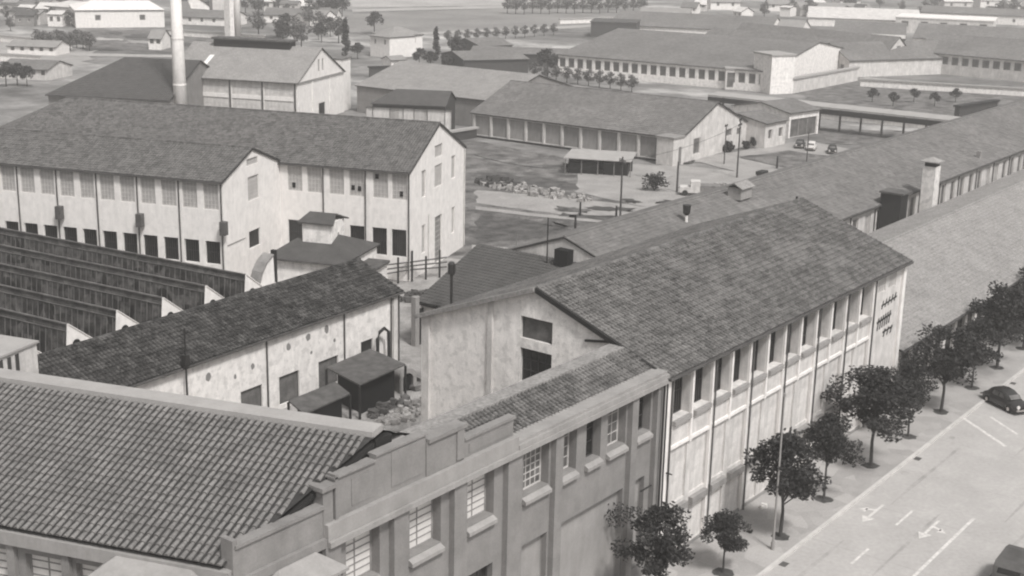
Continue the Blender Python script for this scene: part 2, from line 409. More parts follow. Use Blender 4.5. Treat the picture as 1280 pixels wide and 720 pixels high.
random.seed(8)
for i, (X, Y, w_, l_) in enumerate(((68, 28.8, .25, 9), (74, 25.6, .22, 12), (86, 28.6, .3, 14), (90, 22, .3, 16), (79, 20.5, .25, 10), (99, 25, .3, 12), (84.5, 29.9, .5, .7), (93, 29.7, .5, .6), (64, 26.2, .4, .5))):
    o_ = []
    for k in range(16):
        a = 6.283 * k / 16; o_.append((X + l_ / 2 * math.cos(a) * random.uniform(.8, 1.2), Y + w_ / 2 * math.sin(a) * random.uniform(.6, 1.4), .0035))
    struct('oil_stain', MB().poly(o_), M['stain'])
for X in (66.5, 87.2, 108):
    struct('drain_grate', MB().box(X, 29.95, .0, X + .6, 30.38, .006), M['pipe'])
for X in range(50, 190, 7): struct('road_joint', MB().poly([(X, 4, .0032), (X + .05, 4, .0032), (X + .05, 30.4, .0032), (X, 30.4, .0032)]), M['stain'])
def patch(name, pts, m, z, n=7, j=.6, px=True):
    P = [G(*p) for p in pts] if px else [Vector((p[0], p[1], 0)) for p in pts]
    out = []
    for a, b in zip(P, P[1:] + P[:1]):
        for i in range(n):
            q = a.lerp(b, i / n); out.append((q.x + random.uniform(-j, j), q.y + random.uniform(-j, j), z))
    return struct(name, MB().poly(out), M[m])
# ------------------------------------------------------------------ MAIN BUILDING on the street
L, W = 34.9, 17.4
fr = []; xs0 = 1.25; per = 2.335
for i in range(12):
    s = xs0 + i * per; fr.append((s, s + 1.85, 8.75, 11.45, 'darkbar' if i not in (6, 7, 8) else 'dark', .62))
    fr.append((s, s + 1.85, 3.55, 6.9, 'panel', .14)); fr.append((s, s + 1.85, .35, 2.75, 'panel', .12))
for s in (29.95, 31.9): fr.append((s, s + 1.45, 10.1, 11.4, 'grey', .1))
fr.append((31.9, 34.2, .3, 3.0, 'gate', .3))
gl = [(7.55 + 0, 7.55 + 2.3, 11.95, 13.3, 'shut', .25), (7.55, 7.55 + 2.3, 9.2, 11.35, 'dark', .3)]   # measured from the back corner
# left wall runs from the back (s=0) to the street (s=W)
main = house('factory_hall', 'long white street-front factory hall with pale plaster gable and brown tiled roof', 'factory', 61.3, 35.66, 0, L, W, 11.85, 15.14,
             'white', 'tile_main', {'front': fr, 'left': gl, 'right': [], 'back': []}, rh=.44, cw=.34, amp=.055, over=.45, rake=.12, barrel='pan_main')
# weathered plaster skin over the left wall, coloured brighter for its weaker light
gs = MB(); wall(gs, (-.03, W + .02), (-.03, .35), [(0, 11.85), (W / 2 + .02, 15.1), (W - .33, 11.95)], [(q[0] + .02, q[1] + .02, q[2], q[3]) for q in gl], .03); gs.build('gable_plaster', M['gable_grey'], main)
pl = Parts()
for i in range(13):
    s = xs0 - .48 + i * per if i else .75
    pl.box(s, -.16, 7.0 if i % 2 else .2, s + .2, -.003, 11.5); 
pl.box(.02, -.2, 0, .6, -.003, 11.5).box(34.35, -.18, 0, 34.88, -.003, 11.6)
pl.box(.61, -.12, 7.05, 28.9, -.004, 7.25)
pl.build('pilaster', M['white_clean'], main)
ws = Parts()
for i in range(12): ws.box(xs0 + i * per, -.22, 8.45, xs0 + i * per + 1.85, -.003, 8.72)
ws.build('sill', M['grey_light'], main)
sl = Parts()
for i in range(12):
    s = xs0 + i * per; sl.box(s + .02, -.3, 2.9, s + 1.83, -.004, 3.32)
sl.box(.6, -.06, 0, 34.3, -.003, .33)
sl.build('canopy_ledge', M['zinc'], main)
for i in range(0, 13, 2):
    pipe(main, xs0 - .26 + i * per if i else .66, -.16, .2, 11.45, .065)
MB().tube([(xs0 - .75, -.6, 5.9), (xs0 - .75, -.05, 5.9)], .04, 6).build('bracket', M['iron'], main)
# gable pilasters and coping
gp = Parts(); gp.box(-.22, W - .55, 0, -.035, W + .05, 11.9).box(-.16, 11.9, 0, -.035, 12.25, 13.9); gp.build('gable_pilaster', M['white'], main)
cp = MB(); slab(cp, (-.5, W + .5, 11.75), (-.5, W / 2, 15.22), (-.1, W / 2, 15.22), (-.1, W + .5, 11.75), .28, .1)
cp.build('coping', M['tile_pale'], main)
rk = MB(); slab(rk, (-.3, W / 2, 15.2), (-.3, -.4, 11.8), (-.1, -.4, 11.8), (-.1, W / 2, 15.2), .3, .06); rk.build('rake_board', M['dark'], main)
MB().bar((-.1, 5.2, 12.75), (-.1, 3.3, 13.05), .14, .12).build('flashing', M['dark'], main)
MB().tube([(34.5, 9, 0), (34.5, 9, 1)], .1).build('vent_pipe', M['iron'], main, (0, 0, 14.4))
# faded writing, unreadable in the photograph: dark brush strokes on the white end bay
wr = MB()
def stroke(x, z, dx, dz, w=.13): wr.poly([(x, -.006, z), (x + w, -.006, z), (x + dx + w, -.006, z + dz), (x + dx, -.006, z + dz)])
for k in range(5): stroke(30.9 + k * .58, 8.75 + .04 * k, .24, .62, .22)
wr.poly([(30.9, -.008, 8.95), (33.8, -.008, 9.1), (33.8, -.008, 9.25), (30.9, -.008, 9.1)])
for k in range(6): stroke(30.4 + k * .42, 7.2 + .03 * k, .16, .95, .24)
wr.poly([(30.3, -.008, 7.75), (33.0, -.008, 7.9), (33.0, -.008, 8.08), (30.3, -.008, 7.93)])
for k in range(3): stroke(31.7 + k * .65, 6.45, .24, .6, .26)
wr.poly([(31.6, -.008, 6.75), (33.5, -.008, 6.82), (33.5, -.008, 6.98), (31.6, -.008, 6.91)])
wr.build('wall_writing', M['dark'], main)

# ------------------------------------------------------------------ CORNER BLOCK along the street (grey)
cb = thing('corner_building', 'grey corner factory block with stepped parapet and pale-paned windows', 'factory', (30.5, 35.66, 0), 0)
x = lambda X: X - 30.5
wins = [(36.35, 38.38, 8.9, 11.3, 'pale'), (40.28, 42.38, 8.9, 11.3, 'pale'), (44.21, 46.21, 8.9, 11.3, 'pale'), (48.5, 50.6, 8.95, 11.3, 'worn'),
        (51.6, 53.0, 8.95, 11.3, 'mid'), (53.85, 55.2, 8.95, 11.3, 'dark'), (55.85, 57.6, 8.95, 11.3, 'mid'), (58.6, 60.1, 8.95, 11.3, 'dark')]
lo = [(a, b, 1.0 if b > 51 else 3.4, 6.35 if b > 47 else 6.4) for a, b in ((36.35, 38.4), (40.28, 42.4), (44.2, 46.2), (48.5, 50.6), (51.55, 57.6), (58.1, 59.8))]
ops = [(x(a), x(b), c, d, s, .55) for a, b, c, d, s in wins] + [(x(a), x(b), c, d, 'gpanel' if a > 48 else 'dark', .38) for a, b, c, d in lo]
ops.append((x(32.0), x(34.2), 8.2, 10.9, 'mid', .4))
mb = MB(); P = wall(mb, (0, 0), (30.65, 0), 11.5, ops, .42)
for q in ops: window(cb, q[1] - q[0], q[3] - q[2], q[4], q[5], P(q[0], q[2]), 0)
mb.build('wall', M['grey'], cb)
pi = Parts()
for a, b in ((34.9, 35.75), (38.95, 39.85), (42.95, 43.85), (46.9, 48.0), (50.75, 51.4), (57.75, 58.35), (60.3, 61.1)):
    pi.box(x(a), -.32, 0, x(b), -.003, 11.5)
pi.build('pilaster', M['grey'], cb)
for a, b, c, d, s in wins:
    si = MB(); si.box(x(a) - .1, -.27, c - .36, x(b) - .02, -.004, c - .04)
    for i in (4, 5): si.v[i] = (si.v[i][0], -.27, c - .18)
    si.build('sill', M['grey_light'], cb)
co = MB()   # cornice and stepped parapet
co.box(x(35.0), -.5, 11.502, x(61.0), .1, 11.75).box(x(35.0), -.36, 11.752, x(47.6), .25, 12.45)
co.box(x(47.602), -.42, 11.752, x(61.25), .5, 12.0).box(x(47.602), -.26, 12.002, x(61.25), .62, 12.14)
co.build('cornice', M['grey_light'], cb)
pa = MB()
pa.box(x(35.75), -.1, 12.452, x(38.0), .22, 14.15).box(x(38.0) + .002, -.1, 12.452, x(41.2), .22, 14.4)
pa.box(x(41.2) + .002, -.16, 12.452, x(43.75), .3, 14.02).box(x(43.752), -.08, 12.452, x(47.5), .2, 13.3)
pa.box(x(35.6), -.2, 12.452, x(35.748), .26, 14.4).box(x(36.6), -.13, 12.7, x(37.9), -.102, 13.9)
pa.box(x(43.2), -.24, 12.6, x(43.7), -.162, 14.1).box(x(39), -.13, 12.7, x(41), -.102, 14.3).box(x(44.2), -.11, 12.6, x(47.2), -.082, 13.05)
pa.box(0, -.12, 11.9, x(35.0), .15, 13.15)
pa.build('parapet', M['grey'], cb)
cpn = MB()
cpn.box(x(35.55), -.2, 14.2, x(38.0), .34, 14.28).box(x(38.002), -.18, 14.402, x(41.25), .32, 14.5).box(x(41.25), -.28, 14.022, x(43.85), .42, 14.2)
cpn.box(x(43.85), -.16, 13.302, x(47.6), .3, 13.44).box(-.15, -.22, 13.152, x(34.98), .28, 13.3).box(-.1, -.3, 11.5, x(34.99), .1, 11.898)
cpn.build('coping', M['grey'], cb)
pr = Parts(); pr.box(x(34.95), -.15, 11.9, x(35.5), .45, 13.9).box(x(34.8), -.28, 13.902, x(35.6), .6, 14.08).box(-.25, -.15, 11.9, -.02, .5, 13.5); pr.build('pier', M['grey'], cb)
MB().box(x(38.7), .5, 13.6, x(39.7), 1.3, 14.75).build('flue', M['dark'], cb)
# roof of the street arm
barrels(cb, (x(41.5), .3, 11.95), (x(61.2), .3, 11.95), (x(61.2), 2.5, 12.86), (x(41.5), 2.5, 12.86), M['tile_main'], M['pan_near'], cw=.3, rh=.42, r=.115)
MB().box(x(39.6), .35, 12.0, x(41.49), 2.6, 13.9).build('flat_roof', M['concrete'], cb)
MB().box(x(41.5), 2.45, 12.0, x(61.05), 3.42, 12.98).build('ridge_coping', M['tile_pale'], cb)
bk = MB(); wall(bk, (x(61.05), 3.38), (x(41), 3.38), 12.0, [], .2); bk.build('yard_wall', M['white_worn'], cb)
for xx in (x(60.95), x(60.62)): MB().tube([(xx, -.5, .1), (xx, -.5, 11.5)], .06, 6).build('drainpipe', M['iron'], cb)
# small things fixed to the facade
MB().tube([(x(58.3), -.7, 6.1), (x(59.4), -.7, 6.1)], .05, 6).build('lamp_bracket', M['iron'], cb)
# window hoods
def hood(parent, x0, x1, zt):
    h = MB(); xm0 = x0 + .7; xm1 = x1 - .7
    h.poly([(x0, -1.5, zt - .55), (x1, -1.5, zt - .55), (xm1, -.35, zt), (xm0, -.35, zt)]); h.poly([(x0, -1.5, zt - .55), (xm0, -.35, zt), (x0, -.004, zt - .5)]); h.poly([(x1, -1.5, zt - .55), (x1, -.004, zt - .5), (xm1, -.35, zt)])
    h.poly([(xm0, -.35, zt), (xm1, -.35, zt), (x1, -.004, zt - .5), (x0, -.004, zt - .5)])
    h.box(x0, -1.5, zt - .68, x1, -.004, zt - .56)
    for k in range(int((x1 - x0) / .3)): h.box(x0 + .1 + k * .3, -1.42, zt - .85, x0 + .22 + k * .3, -1.3, zt - .685)
    h.build('hood', M['grey_light'], parent)
hood(cb, x(31.6), x(35.0), 11.6)

# ------------------------------------------------------------------ CORNER BLOCK, left arm: its own wing
ang = R(-71)     # local +x runs towards the street corner
Ll = 52.0; cpt = Vector((30.35, 35.72)); d = Vector((math.cos(ang), math.sin(ang))); o0 = cpt - d * Ll
lw = thing('tiled_wing', 'foreground wing with large grey barrel-tile roof and a broad pale ridge coping', 'factory', (o0.x, o0.y, 0), ang)
def loc(v, z):     # world xy -> local
    w = Vector((v[0], v[1])) - o0; return (w.dot(d), w.dot(Vector((-d.y, d.x))), z)
lx = []
i = 0; s = Ll - 3.2
for k in range(12):
    a = Ll - 6.9 - k * 2.35 - (.2 if k > 1 else 0); lx.append((a, a + 1.7, 8.9, 11.3, 'pale', .35))
mb = MB(); P = wall(mb, (0, 0), (Ll, 0), 12.1, lx, .35)
for q in lx: window(lw, q[1] - q[0], q[3] - q[2], q[4], q[5], P(q[0], q[2]), 0)
wall(mb, (Ll, .3), (Ll, .31), 11.9, [], .1); mb.build('wall', M['grey'], lw)
e0 = loc((30.35, 35.95), 12.2); e1 = (0, -.32, 12.5); r0 = loc((38.4, 35.95), 15.05); dd = Vector((math.cos(R(108.8)), math.sin(R(108.8)))); r1 = loc(Vector((38.4, 35.95)) + dd * 51, 15.05)
e0 = (e0[0], -.32, 12.5)
rx = max(r0[0], r1[0] + 40)
def clip_(p): return (p.x - e0[0]) * (r0[1] - e0[1]) - (p.y - e0[1]) * (r0[0] - e0[0]) > -1.0
kk = (r1[1] - r0[1]) / (r1[0] - r0[0])
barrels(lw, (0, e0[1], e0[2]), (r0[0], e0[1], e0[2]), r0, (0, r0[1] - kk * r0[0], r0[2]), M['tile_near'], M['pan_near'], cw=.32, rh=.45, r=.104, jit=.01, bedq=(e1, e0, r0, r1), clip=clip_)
fa = MB(); slab(fa, (e1[0], e1[1] + .05, e1[2] - .03), (e0[0], e0[1] + .05, e0[2] - .03), r0, r1, .2, -.25); fa.build('roof_deck', M['dark'], lw)
MB().box(0, -.4, 11.75, Ll + .1, -.05, 12.3).build('cornice', M['grey_light'], lw)
pi = Parts()
for q in lx: pi.box(q[1] + .15, -.25, 0, q[1] + .5, -.003, 11.69)
pi.build('pilaster', M['grey'], lw)
# ridge coping: a flat pale band
r0b = loc((38.75 + 1.35, 35.95 + .3), 15.1); v = Vector(r1) - Vector(r0); n = Vector((-v.y, v.x, 0)).normalized()
if n.y < 0: n = -n
A = Vector(r0) + v.normalized() * .06; B = Vector(r1)
cpb = MB(); q = [A - n * .06, A + n * 1.0, B + n * 1.0, B - n * .06]; slab(cpb, *[(p.x, p.y, 15.27) for p in q], .3, 0); cpb.build('ridge_coping', M['concrete'], lw)
bkr = MB(); q = [A + n * 1.0, A + n * 8.5, B + n * 8.5, B + n * 1.0]
bkr.poly([(q[0].x, q[0].y, 15.0), (q[1].x, q[1].y, 11.8), (q[2].x, q[2].y, 11.8), (q[3].x, q[3].y, 15.0)]); bkr.build('back_roof', M['tile_mid'], lw)
bkw = MB(); wall(bkw, (q[1].x - .2, q[1].y - .3), (q[2].x, q[2].y - .3), 11.7, [], .2); bkw.build('yard_wall', M['white_worn'], lw)
hood(lw, Ll - 5.4, Ll - .8, 12.2)
# pale rooftop room behind the ridge
t = thing('rooftop_annex', 'low whitewashed rooftop annex with small block behind the pale ridge coping', 'rooftop structure', (34.8, 62.0, 10.5), R(106.5 - 180))
MB().box(-16, 1.4, 0, 1.6, 4.6, 2.9).build('wall', M['white'], t); MB().box(-16.1, 1.3, 2.902, 1.7, 4.7, 3.02).build('roof', M['concrete'], t)
for k in range(3): MB().box(1.602, 1.7 + k * .6, 1.8, 1.64, 1.95 + k * .6, 2.75).build('louvre', M['frame_dark'], t)
MB().box(-2.6, 2.0, 3.022, -1.8, 2.8, 4.1).build('block', M['white'], t)

# ------------------------------------------------------------------ LOW SHED with mossy roof, court side
ang = R(4.0)
o = Vector((44.0, 69.3)); dl = Vector((math.cos(ang), math.sin(ang))); off = 0
sD = lambda s: s + (51.5 - 44.0) / math.cos(ang)
dop = [(sD(9.9), sD(12.1), .4, 2.6, 'shut'), (sD(13.9), sD(16.1), .4, 2.6, 'shut'), (sD(18.3), sD(20.6), .4, 2.6, 'shut'), (sD(23.4), sD(24.9), .0, 2.9, 'gate')]
shed = house('long_shed', 'long low shed with mossy dark tile roof and patchy white court wall', 'shed', o.x, o.y, ang, 35.9, 8.6, 6.15, 8.0, 'white_worn', 'tile_dark', {'front': dop},
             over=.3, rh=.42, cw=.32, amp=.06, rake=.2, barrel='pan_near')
for s in (12.9, 21.6, 27.5, 28.5): pipe(shed, sD(s) - .3, 0, .1, 6.0, .07)
MB().box(sD(27.75) - .3, -.16, 0, sD(28.25) - .3, -.003, 6.0).build('pilaster', M['white'], shed)
st = MB()
for s, z, w, h in ((15.0, 4.7, .5, .6), (17.2, 4.9, .55, .6), (19.3, 5.0, .5, .7), (20.2, 3.9, .3, .35), (6.8, 4.6, .5, .7), (9.4, 3.9, .3, .4), (11.2, 4.2, .4, .5), (17.5, 3.6, .3, .3)):
    ptsx = []
    for k in range(9):
        a = 2 * math.pi * k / 9; ptsx.append((sD(s) + w / 2 * math.cos(a) * random.uniform(.8, 1.2), -.004, z + h / 2 * math.sin(a) * random.uniform(.8, 1.2)))
    MB().poly(ptsx).build('plaster_scar', M['grey'], shed)

# ------------------------------------------------------------------ SAWTOOTH HALL
saw = thing('sawtooth_hall', 'sawtooth-roofed workshop with sooty glazed bays and white arched gable ends', 'workshop', (50.0, 81.2, 0), R(3))
# local frame: x along the street direction, y into the site
per = 4.45; n0 = -3; zr = 6.95; zv = 3.85
sk = math.tan(R(4))      # bays lean slightly with the plot
Yl = 50
def sp(X, Y, Z): return (X + (-Y * (sk)) , Y, Z)
rp_ = MB(); gl_ = MB(); br = MB(); gb = MB(); cpx = MB(); ar = MB()
for k in range(n0, 6):
    X = .5 + k * per; b = .45
    zc = zr
    gl_.poly([sp(X - b * .55, 0, zv + .25), sp(X - b * .55, Yl, zv + .25), sp(X - b * .12, Yl, zr - .5), sp(X - b * .12, 0, zr - .5)][::-1])
    rp_.poly([sp(X - b * .14, 0, zr - .51), sp(X - b * .14, Yl, zr - .51), sp(X, Yl, zr), sp(X, 0, zr)][::-1])
    rp_.poly([sp(X, 0, zr), sp(X, Yl, zr), sp(X + per - b, Yl, zv), sp(X + per - b, 0, zv)][::-1])
    rp_.poly([sp(X - b, 0, zv), sp(X - b, Yl, zv), sp(X - b * .5, Yl, zv + .3), sp(X - b * .5, 0, zv + .3)][::-1])
    br.bar(sp(X - .06, 0, zr + .04), sp(X - .06, Yl, zr + .04), .16, .1); br.bar(sp(X - b * .14 - .04, .1, zr - .51), sp(X - b * .14 - .04, Yl, zr - .51), .07, .06)
    y = .4
    while y < Yl:
        br.bar(sp(X - b * .58, y, zv + .25), sp(X - b * .16, y, zr - .51), .05, .07); y += .62
    # gable end with arch
    G_ = [sp(X - b, -.02, 0), sp(X + per - b - .05, -.02, 0), sp(X + per - b - .05, -.02, zv), sp(X + .05, -.02, zr + .06), sp(X - .1, -.02, zr + .06), sp(X - b, -.02, zv)]
    gb.poly(G_)
    cpx.bar(sp(X, -.02, zr + .05), sp(X + per - b, -.02, zv + .05), .14, .06)
    pts = []
    for q in range(13):
        a = math.pi * q / 12; pts.append(sp(X + .62 + .36 * math.cos(a), -.03, zr - 1.6 + .36 * math.sin(a)))
    pts = [sp(X + .98, -.03, zv)] + pts + [sp(X + .26, -.03, zv)]; ar.poly(pts)
rp_.build('roof', M['sawroof'], saw); gl_.build('skylight', M['sawglass'], saw); br.build('glazing_bar', M['sawbar'], saw)
gb.build('gable_wall', M['white_clean'], saw); cpx.build('coping', M['white_clean'], saw); ar.build('arched_opening', M['void'], saw)
# curved-top parapet and flue at the yard end of the hall
cpw = thing('curved_parapet', 'white curved-top end parapet with dark capping beside the sawtooth workshop', 'wall', (73.6, 82.6, 0), R(3))
pp = [(0, 0), (4.6, 0), (4.6, 5.0), (3.4, 5.2)]
pts = [(2.6, 5.6), (2.5, 7.9), (2.2, 7.75), (1.6, 7.3), (1.1, 6.6), (.8, 5.8), (0, 5.0)]
prof = pp + pts
w_ = MB(); w_.poly([(a, 0, b) for a, b in prof]); w_.poly([(a, .25, b) for a, b in prof][::-1])
for (a, b), (c_, e) in zip(prof, prof[1:] + prof[:1]): w_.poly([(a, 0, b), (a, .25, b), (c_, .25, e), (c_, 0, e)])
w_.build('wall', M['white_clean'], cpw)
c_ = MB()
for (a, b), (e, f_) in zip(pts[1:], pts[2:]): c_.bar((a, .5, b + .1), (e, .5, f_ + .1), 1.2, .12)
c_.build('capping', M['zinc'], cpw)
MB().box(2.7, .1, 0, 3.05, .5, 8.3).build('flue', M['iron'], cpw)

# ------------------------------------------------------------------ LONG WHITE BLOCK (two storeys) with its front wing
A = Vector((99.35, 87.95)); e1v = Vector((math.cos(R(109.9)), math.sin(R(109.9)))); L1 = 51.0; o1 = A + e1v * L1; an = R(109.9 - 180)
f1 = []
for s0 in (.3, 1.93 + .42, 4.95, 7.15, 9.6, 11.8):
    f1.append((L1 - s0 - 1.63, L1 - s0, 8.35, 11.0, 'grey', .14))
for s0 in (.38, 2.5, 4.97, 7.2, 9.4, 11.9): f1.append((L1 - s0 - 1.6, L1 - s0, 2.5, 5.3, 'darkbar', .25))
f1r = [(3.25, 4.4, 8.0, 10.8, 'grey', .2), (7.0, 9.3, 8.35, 10.7, 'grey', .15), (7.0, 9.3, 11.5, 12.8, 'grey', .15), (12.1, 13.35, 8.4, 10.9, 'grey', .2),
       (3.3, 4.4, 2.1, 5.1, 'grey', .2), (7.15, 9.3, .1, 5.2, 'mid', .2), (12.35, 13.3, 2.3, 5.2, 'grey', .2)]
F1 = house('long_factory', 'long two-storey white factory range with tall gable end and mottled tile roof', 'factory', o1.x, o1.y, an, L1, 16.4, 11.3, 15.0, 'white_clean', 'tile_mid',
           {'front': f1, 'right': f1r}, over=.3, rh=.42, cw=.34, hip=(6, 0), rake=.15, amp=.06)
for s in (5.7 - 1.0, 9.35, -.0): pipe(F1, L1 - s - .08, 0, .2, 11.1, .07, 'pipe')
pipe(F1, L1 + .1, 16.3, .2, 11.1, .07, 'white')
for s, z in ((.75, 8.9), (5.3, 9.1), (6.0, 9.15), (12.6, 8.9), (3.4, 10.5)): MB().box(L1 - s - .35, .05, z - .2, L1 - s, .09, z + .3).build('open_vent', M['void'], F1)
MB().tube([(L1 + .15, 5, .9), (L1 + .15, 5, 6)], .05).build('cable_pipe', M['white'], F1)
L2 = 46.0; B = Vector((83.46, 97.44)); o2 = B + e1v * L2
f2 = []
for k in range(18):
    s0 = .5 + k * 2.27; f2.append((L2 - s0 - 1.6, L2 - s0, 8.45, 11.0, 'grey', .14)); f2.append((L2 - s0 - 1.6, L2 - s0, 3.1, 5.35, 'darkbar', .3))
W2 = 11.8
f2r = [(4.9, 7.15, 8.4, 10.8, 'grey', .15), (4.8, 7.15, 11.9, 12.6, 'grey', .15), (4.85, 7.2, 3.6, 5.35, 'darkbar', .25)]
F2 = house('factory_wing', 'white two-storey wing in front of the long range, with grey upper windows', 'factory', o2.x, o2.y, an, L2, W2, 11.3, 13.5, 'white_clean', 'tile_mid',
           {'front': f2, 'right': f2r}, over=.3, rh=.42, cw=.34, rake=.15, amp=.06)
for k in range(0, 9): pipe(F2, L2 - .5 - k * 4.54 + .33, 0, .1, 11.1, .07, 'pipe')
for k in range(0, 5): MB().box(L2 - .1 - k * 9.08, -.75, 6.2, L2 + .5 - k * 9.08, -.12, 7.5).build('hoist_box', M['pipe'], F2)
MB().box(L2 + .01, .5, 4.9, L2 + .06, 4.0, 4.98).build('conduit', M['zinc'], F2)

# ------------------------------------------------------------------ CABIN with roof monitor between the ranges
gc = house('cabin', 'small flat-eaved workshop cabin with boxy roof monitor beside the long white range', 'cabin', 85.6, 93.8, an, 7.6, 8.5, 4.3, 5.9, 'gable_grey', 'tile_brown',
           {'front': [(4.6, 5.4, .2, 2.6, 'door')]}, over=.35, hip=(2.2, 2.2), cw=0, axis='x')
mo = MB().box(2.4, 2.6, 5.0, 5.4, 5.6, 7.3); mo.build('monitor', M['gable_grey'], gc)
mr = MB(); slab(mr, (2.0, 2.3, 7.3), (5.8, 2.3, 7.3), (5.3, 4.1, 8.0), (2.5, 4.1, 8.0), .15, .02); slab(mr, (5.8, 5.9, 7.3), (2.0, 5.9, 7.3), (2.5, 4.1, 8.0), (5.3, 4.1, 8.0), .15, .02); mr.build('monitor_roof', M['tile_brown'], gc)
lt = thing('lean_to', 'small flat dark lean-to shed against the foot of the long white range', 'shed', (93.6, 91.0, 0), an)
MB().box(0, -3.2, 0, 4.2, -.1, 3.0).build('wall', M['gable_grey'], lt); MB().box(-.3, -3.5, 3.002, 4.5, -.05, 3.25).build('roof', M['black'], lt)

# ------------------------------------------------------------------ COURT: black sheds, clutter
def canopy(name, label, c0, c1, c2, c3, z, z2, closed=True):
    t = thing(name, label, 'shed', (c0[0], c0[1], 0)); b = Vector((c0[0], c0[1], 0))
    q = [Vector((p[0], p[1], zz)) - b for p, zz in ((c0, z), (c1, z), (c2, z2), (c3, z2))]
    r = MB(); slab(r, *q, .12, .1); r.build('roof', M['black'], t)
    for p in q: MB().box(p.x - .07, p.y - .07, 0, p.x + .07, p.y + .07, p.z - .05).build('post', M['iron'], t)
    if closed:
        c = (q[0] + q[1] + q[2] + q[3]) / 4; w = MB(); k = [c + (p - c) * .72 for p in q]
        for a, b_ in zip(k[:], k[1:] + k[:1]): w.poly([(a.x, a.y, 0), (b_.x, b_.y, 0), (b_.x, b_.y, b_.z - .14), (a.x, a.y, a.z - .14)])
        w.build('wall', M['void'], t)  # near-black walls paint in the shade beneath the roof
    return t
canopy('court_shed', 'black flat-roofed shed standing in the courtyard by the mossy shed wall', (67.9, 65.0), (73.6, 65.6), (74.3, 69.9), (68.8, 69.3), 2.6, 2.75)
canopy('low_canopy', 'low black lean-to canopy left of the courtyard shed', (62.2, 64.9), (67.3, 65.4), (67.6, 67.2), (62.6, 66.9), 2.0, 2.4)
# plank stack, debris, little ruin wall
def debris(name, label, cat, c, n, rx, ry, smax, m, seed, hmax=.6):
    random.seed(seed); mb = MB()
    for _ in range(n):
        a = random.uniform(0, 6.28); r = math.sqrt(random.random()); x = rx * r * math.cos(a); y = ry * r * math.sin(a); s = random.uniform(.2, 1) * smax; z = (1 - r) * hmax * random.random()
        w, dd_, h = s * random.uniform(.4, 1), s * random.uniform(.4, 1), s * random.uniform(.3, .8); th = random.uniform(0, 3)
        k = len(mb.v); mb.box(-w / 2, -dd_ / 2, 0, w / 2, dd_ / 2, h)
        for i in range(k, len(mb.v)):
            vx, vy, vz = mb.v[i]; j = random.uniform(.8, 1.2); mb.v[i] = (x + (vx * math.cos(th) - vy * math.sin(th)) * j, y + (vx * math.sin(th) + vy * math.cos(th)) * j, z + vz * j)
    o = mb.build(name, M[m], None, (c[0], c[1], 0)); return tag(o, label, cat)
debris('scrap_heap', 'heap of broken scrap and stone in the courtyard corner by the gable wall', 'heap', (71.8, 63.2), 90, 3.6, 1.6, .7, 'yard', 3)
debris('stone_pile', 'pale stones lying in the courtyard below the black shed', 'stones', (69.9, 63.1), 30, 1.1, .8, .55, 'rubble', 4)
debris('board_stack', 'stacked timber boards leaning beside the black court shed', 'timber', (76.3, 66.6), 14, 1.2, .7, 1.4, 'wood', 5)
debris('barrel_heap', 'dark clutter of drums and timber in front of the black court shed', 'heap', (70.6, 64.4), 60, 2.4, .7, .8, 'pipe', 41, .8)
debris('weed_clump', 'rough dark weeds and scraps by the foot of the plaster gable', 'heap', (76.5, 61.5), 80, 3.6, 3.0, .6, 'soil', 42, .3)
t = thing('arched_kiln', 'small pale arched kiln front beside the black court shed', 'kiln', (74.6, 66.2, 0), R(-20))
k_ = MB()
prev = None
for i in range(13):
    a = math.pi * i / 12; c_o = (.75 * math.cos(a), .75 * math.sin(a) + 1.2); c_i = (.45 * math.cos(a), .45 * math.sin(a) + 1.1)
    if prev: k_.poly([(prev[0][0], 0, prev[0][1]), (c_o[0], 0, c_o[1]), (c_i[0], 0, c_i[1]), (prev[1][0], 0, prev[1][1])]); k_.poly([(prev[0][0], 0, prev[0][1]), (prev[0][0], 1.2, prev[0][1]), (c_o[0], 1.2, c_o[1]), (c_o[0], 0, c_o[1])])
    prev = (c_o, c_i)
k_.box(-.75, 0, 0, -.45, 1.2, 1.2).box(.45, 0, 0, .75, 1.2, 1.2); k_.build('front', M['grey_light'], t)
MB().box(-.44, .3, 0, .44, 1.1, 1.3).build('opening', M['void'], t)
# arched boiler hood against the shed wall, seen behind the black shed
t = thing('wall_duct', 'bent black duct pipe against the white shed wall behind the court shed', 'duct', (76.2, 70.9, 0))
MB().tube([(0, 0, 0), (0, 0, 3.0), (.25, 0, 3.5), (.8, 0, 3.7), (1.3, 0, 3.3), (1.35, 0, 0)], .14, 8).build('pipe', M['iron'], t)
MB().box(-1.3, -.2, 0, -.2, .2, 1.9).build('cabinet', M['dark'], t)
# iron post with box in front of the shed
def mast(name, label, cat, X, Y, z0, z1, r, m='iron', arms=(), base=True, group=None):
    t = thing(name, label, cat, (X, Y, z0), 0, group)
    MB().tube([(0, 0, 0), (0, 0, (z1 - z0) * .5), (0, 0, z1 - z0)], [r, r * .85, r * .7], 7).build('pole', M[m], t)
    for (z, l, an_) in arms:
        MB().bar((-l * math.cos(an_), -l * math.sin(an_), z - z0), (l * math.cos(an_), l * math.sin(an_), z - z0), .12, .12).build('crossarm', M['wood'], t)
        ins = MB()
        for s in (-.9, -.45, .45, .9): ins.tube([(s * l * math.cos(an_), s * l * math.sin(an_), z - z0 + .06), (s * l * math.cos(an_), s * l * math.sin(an_), z - z0 + .3)], .06, 6)
        ins.build('insulator', M['iron'], t)
    return t
p = G(221, 470, 6.5)
t = mast('iron_post', 'black iron post with junction box standing before the mossy shed roof', 'post', 55.85, 69.6, 0, 8.9, .09); MB().box(-.2, -.2, 6.2, .2, .2, 7.0).build('junction_box', M['iron'], t)

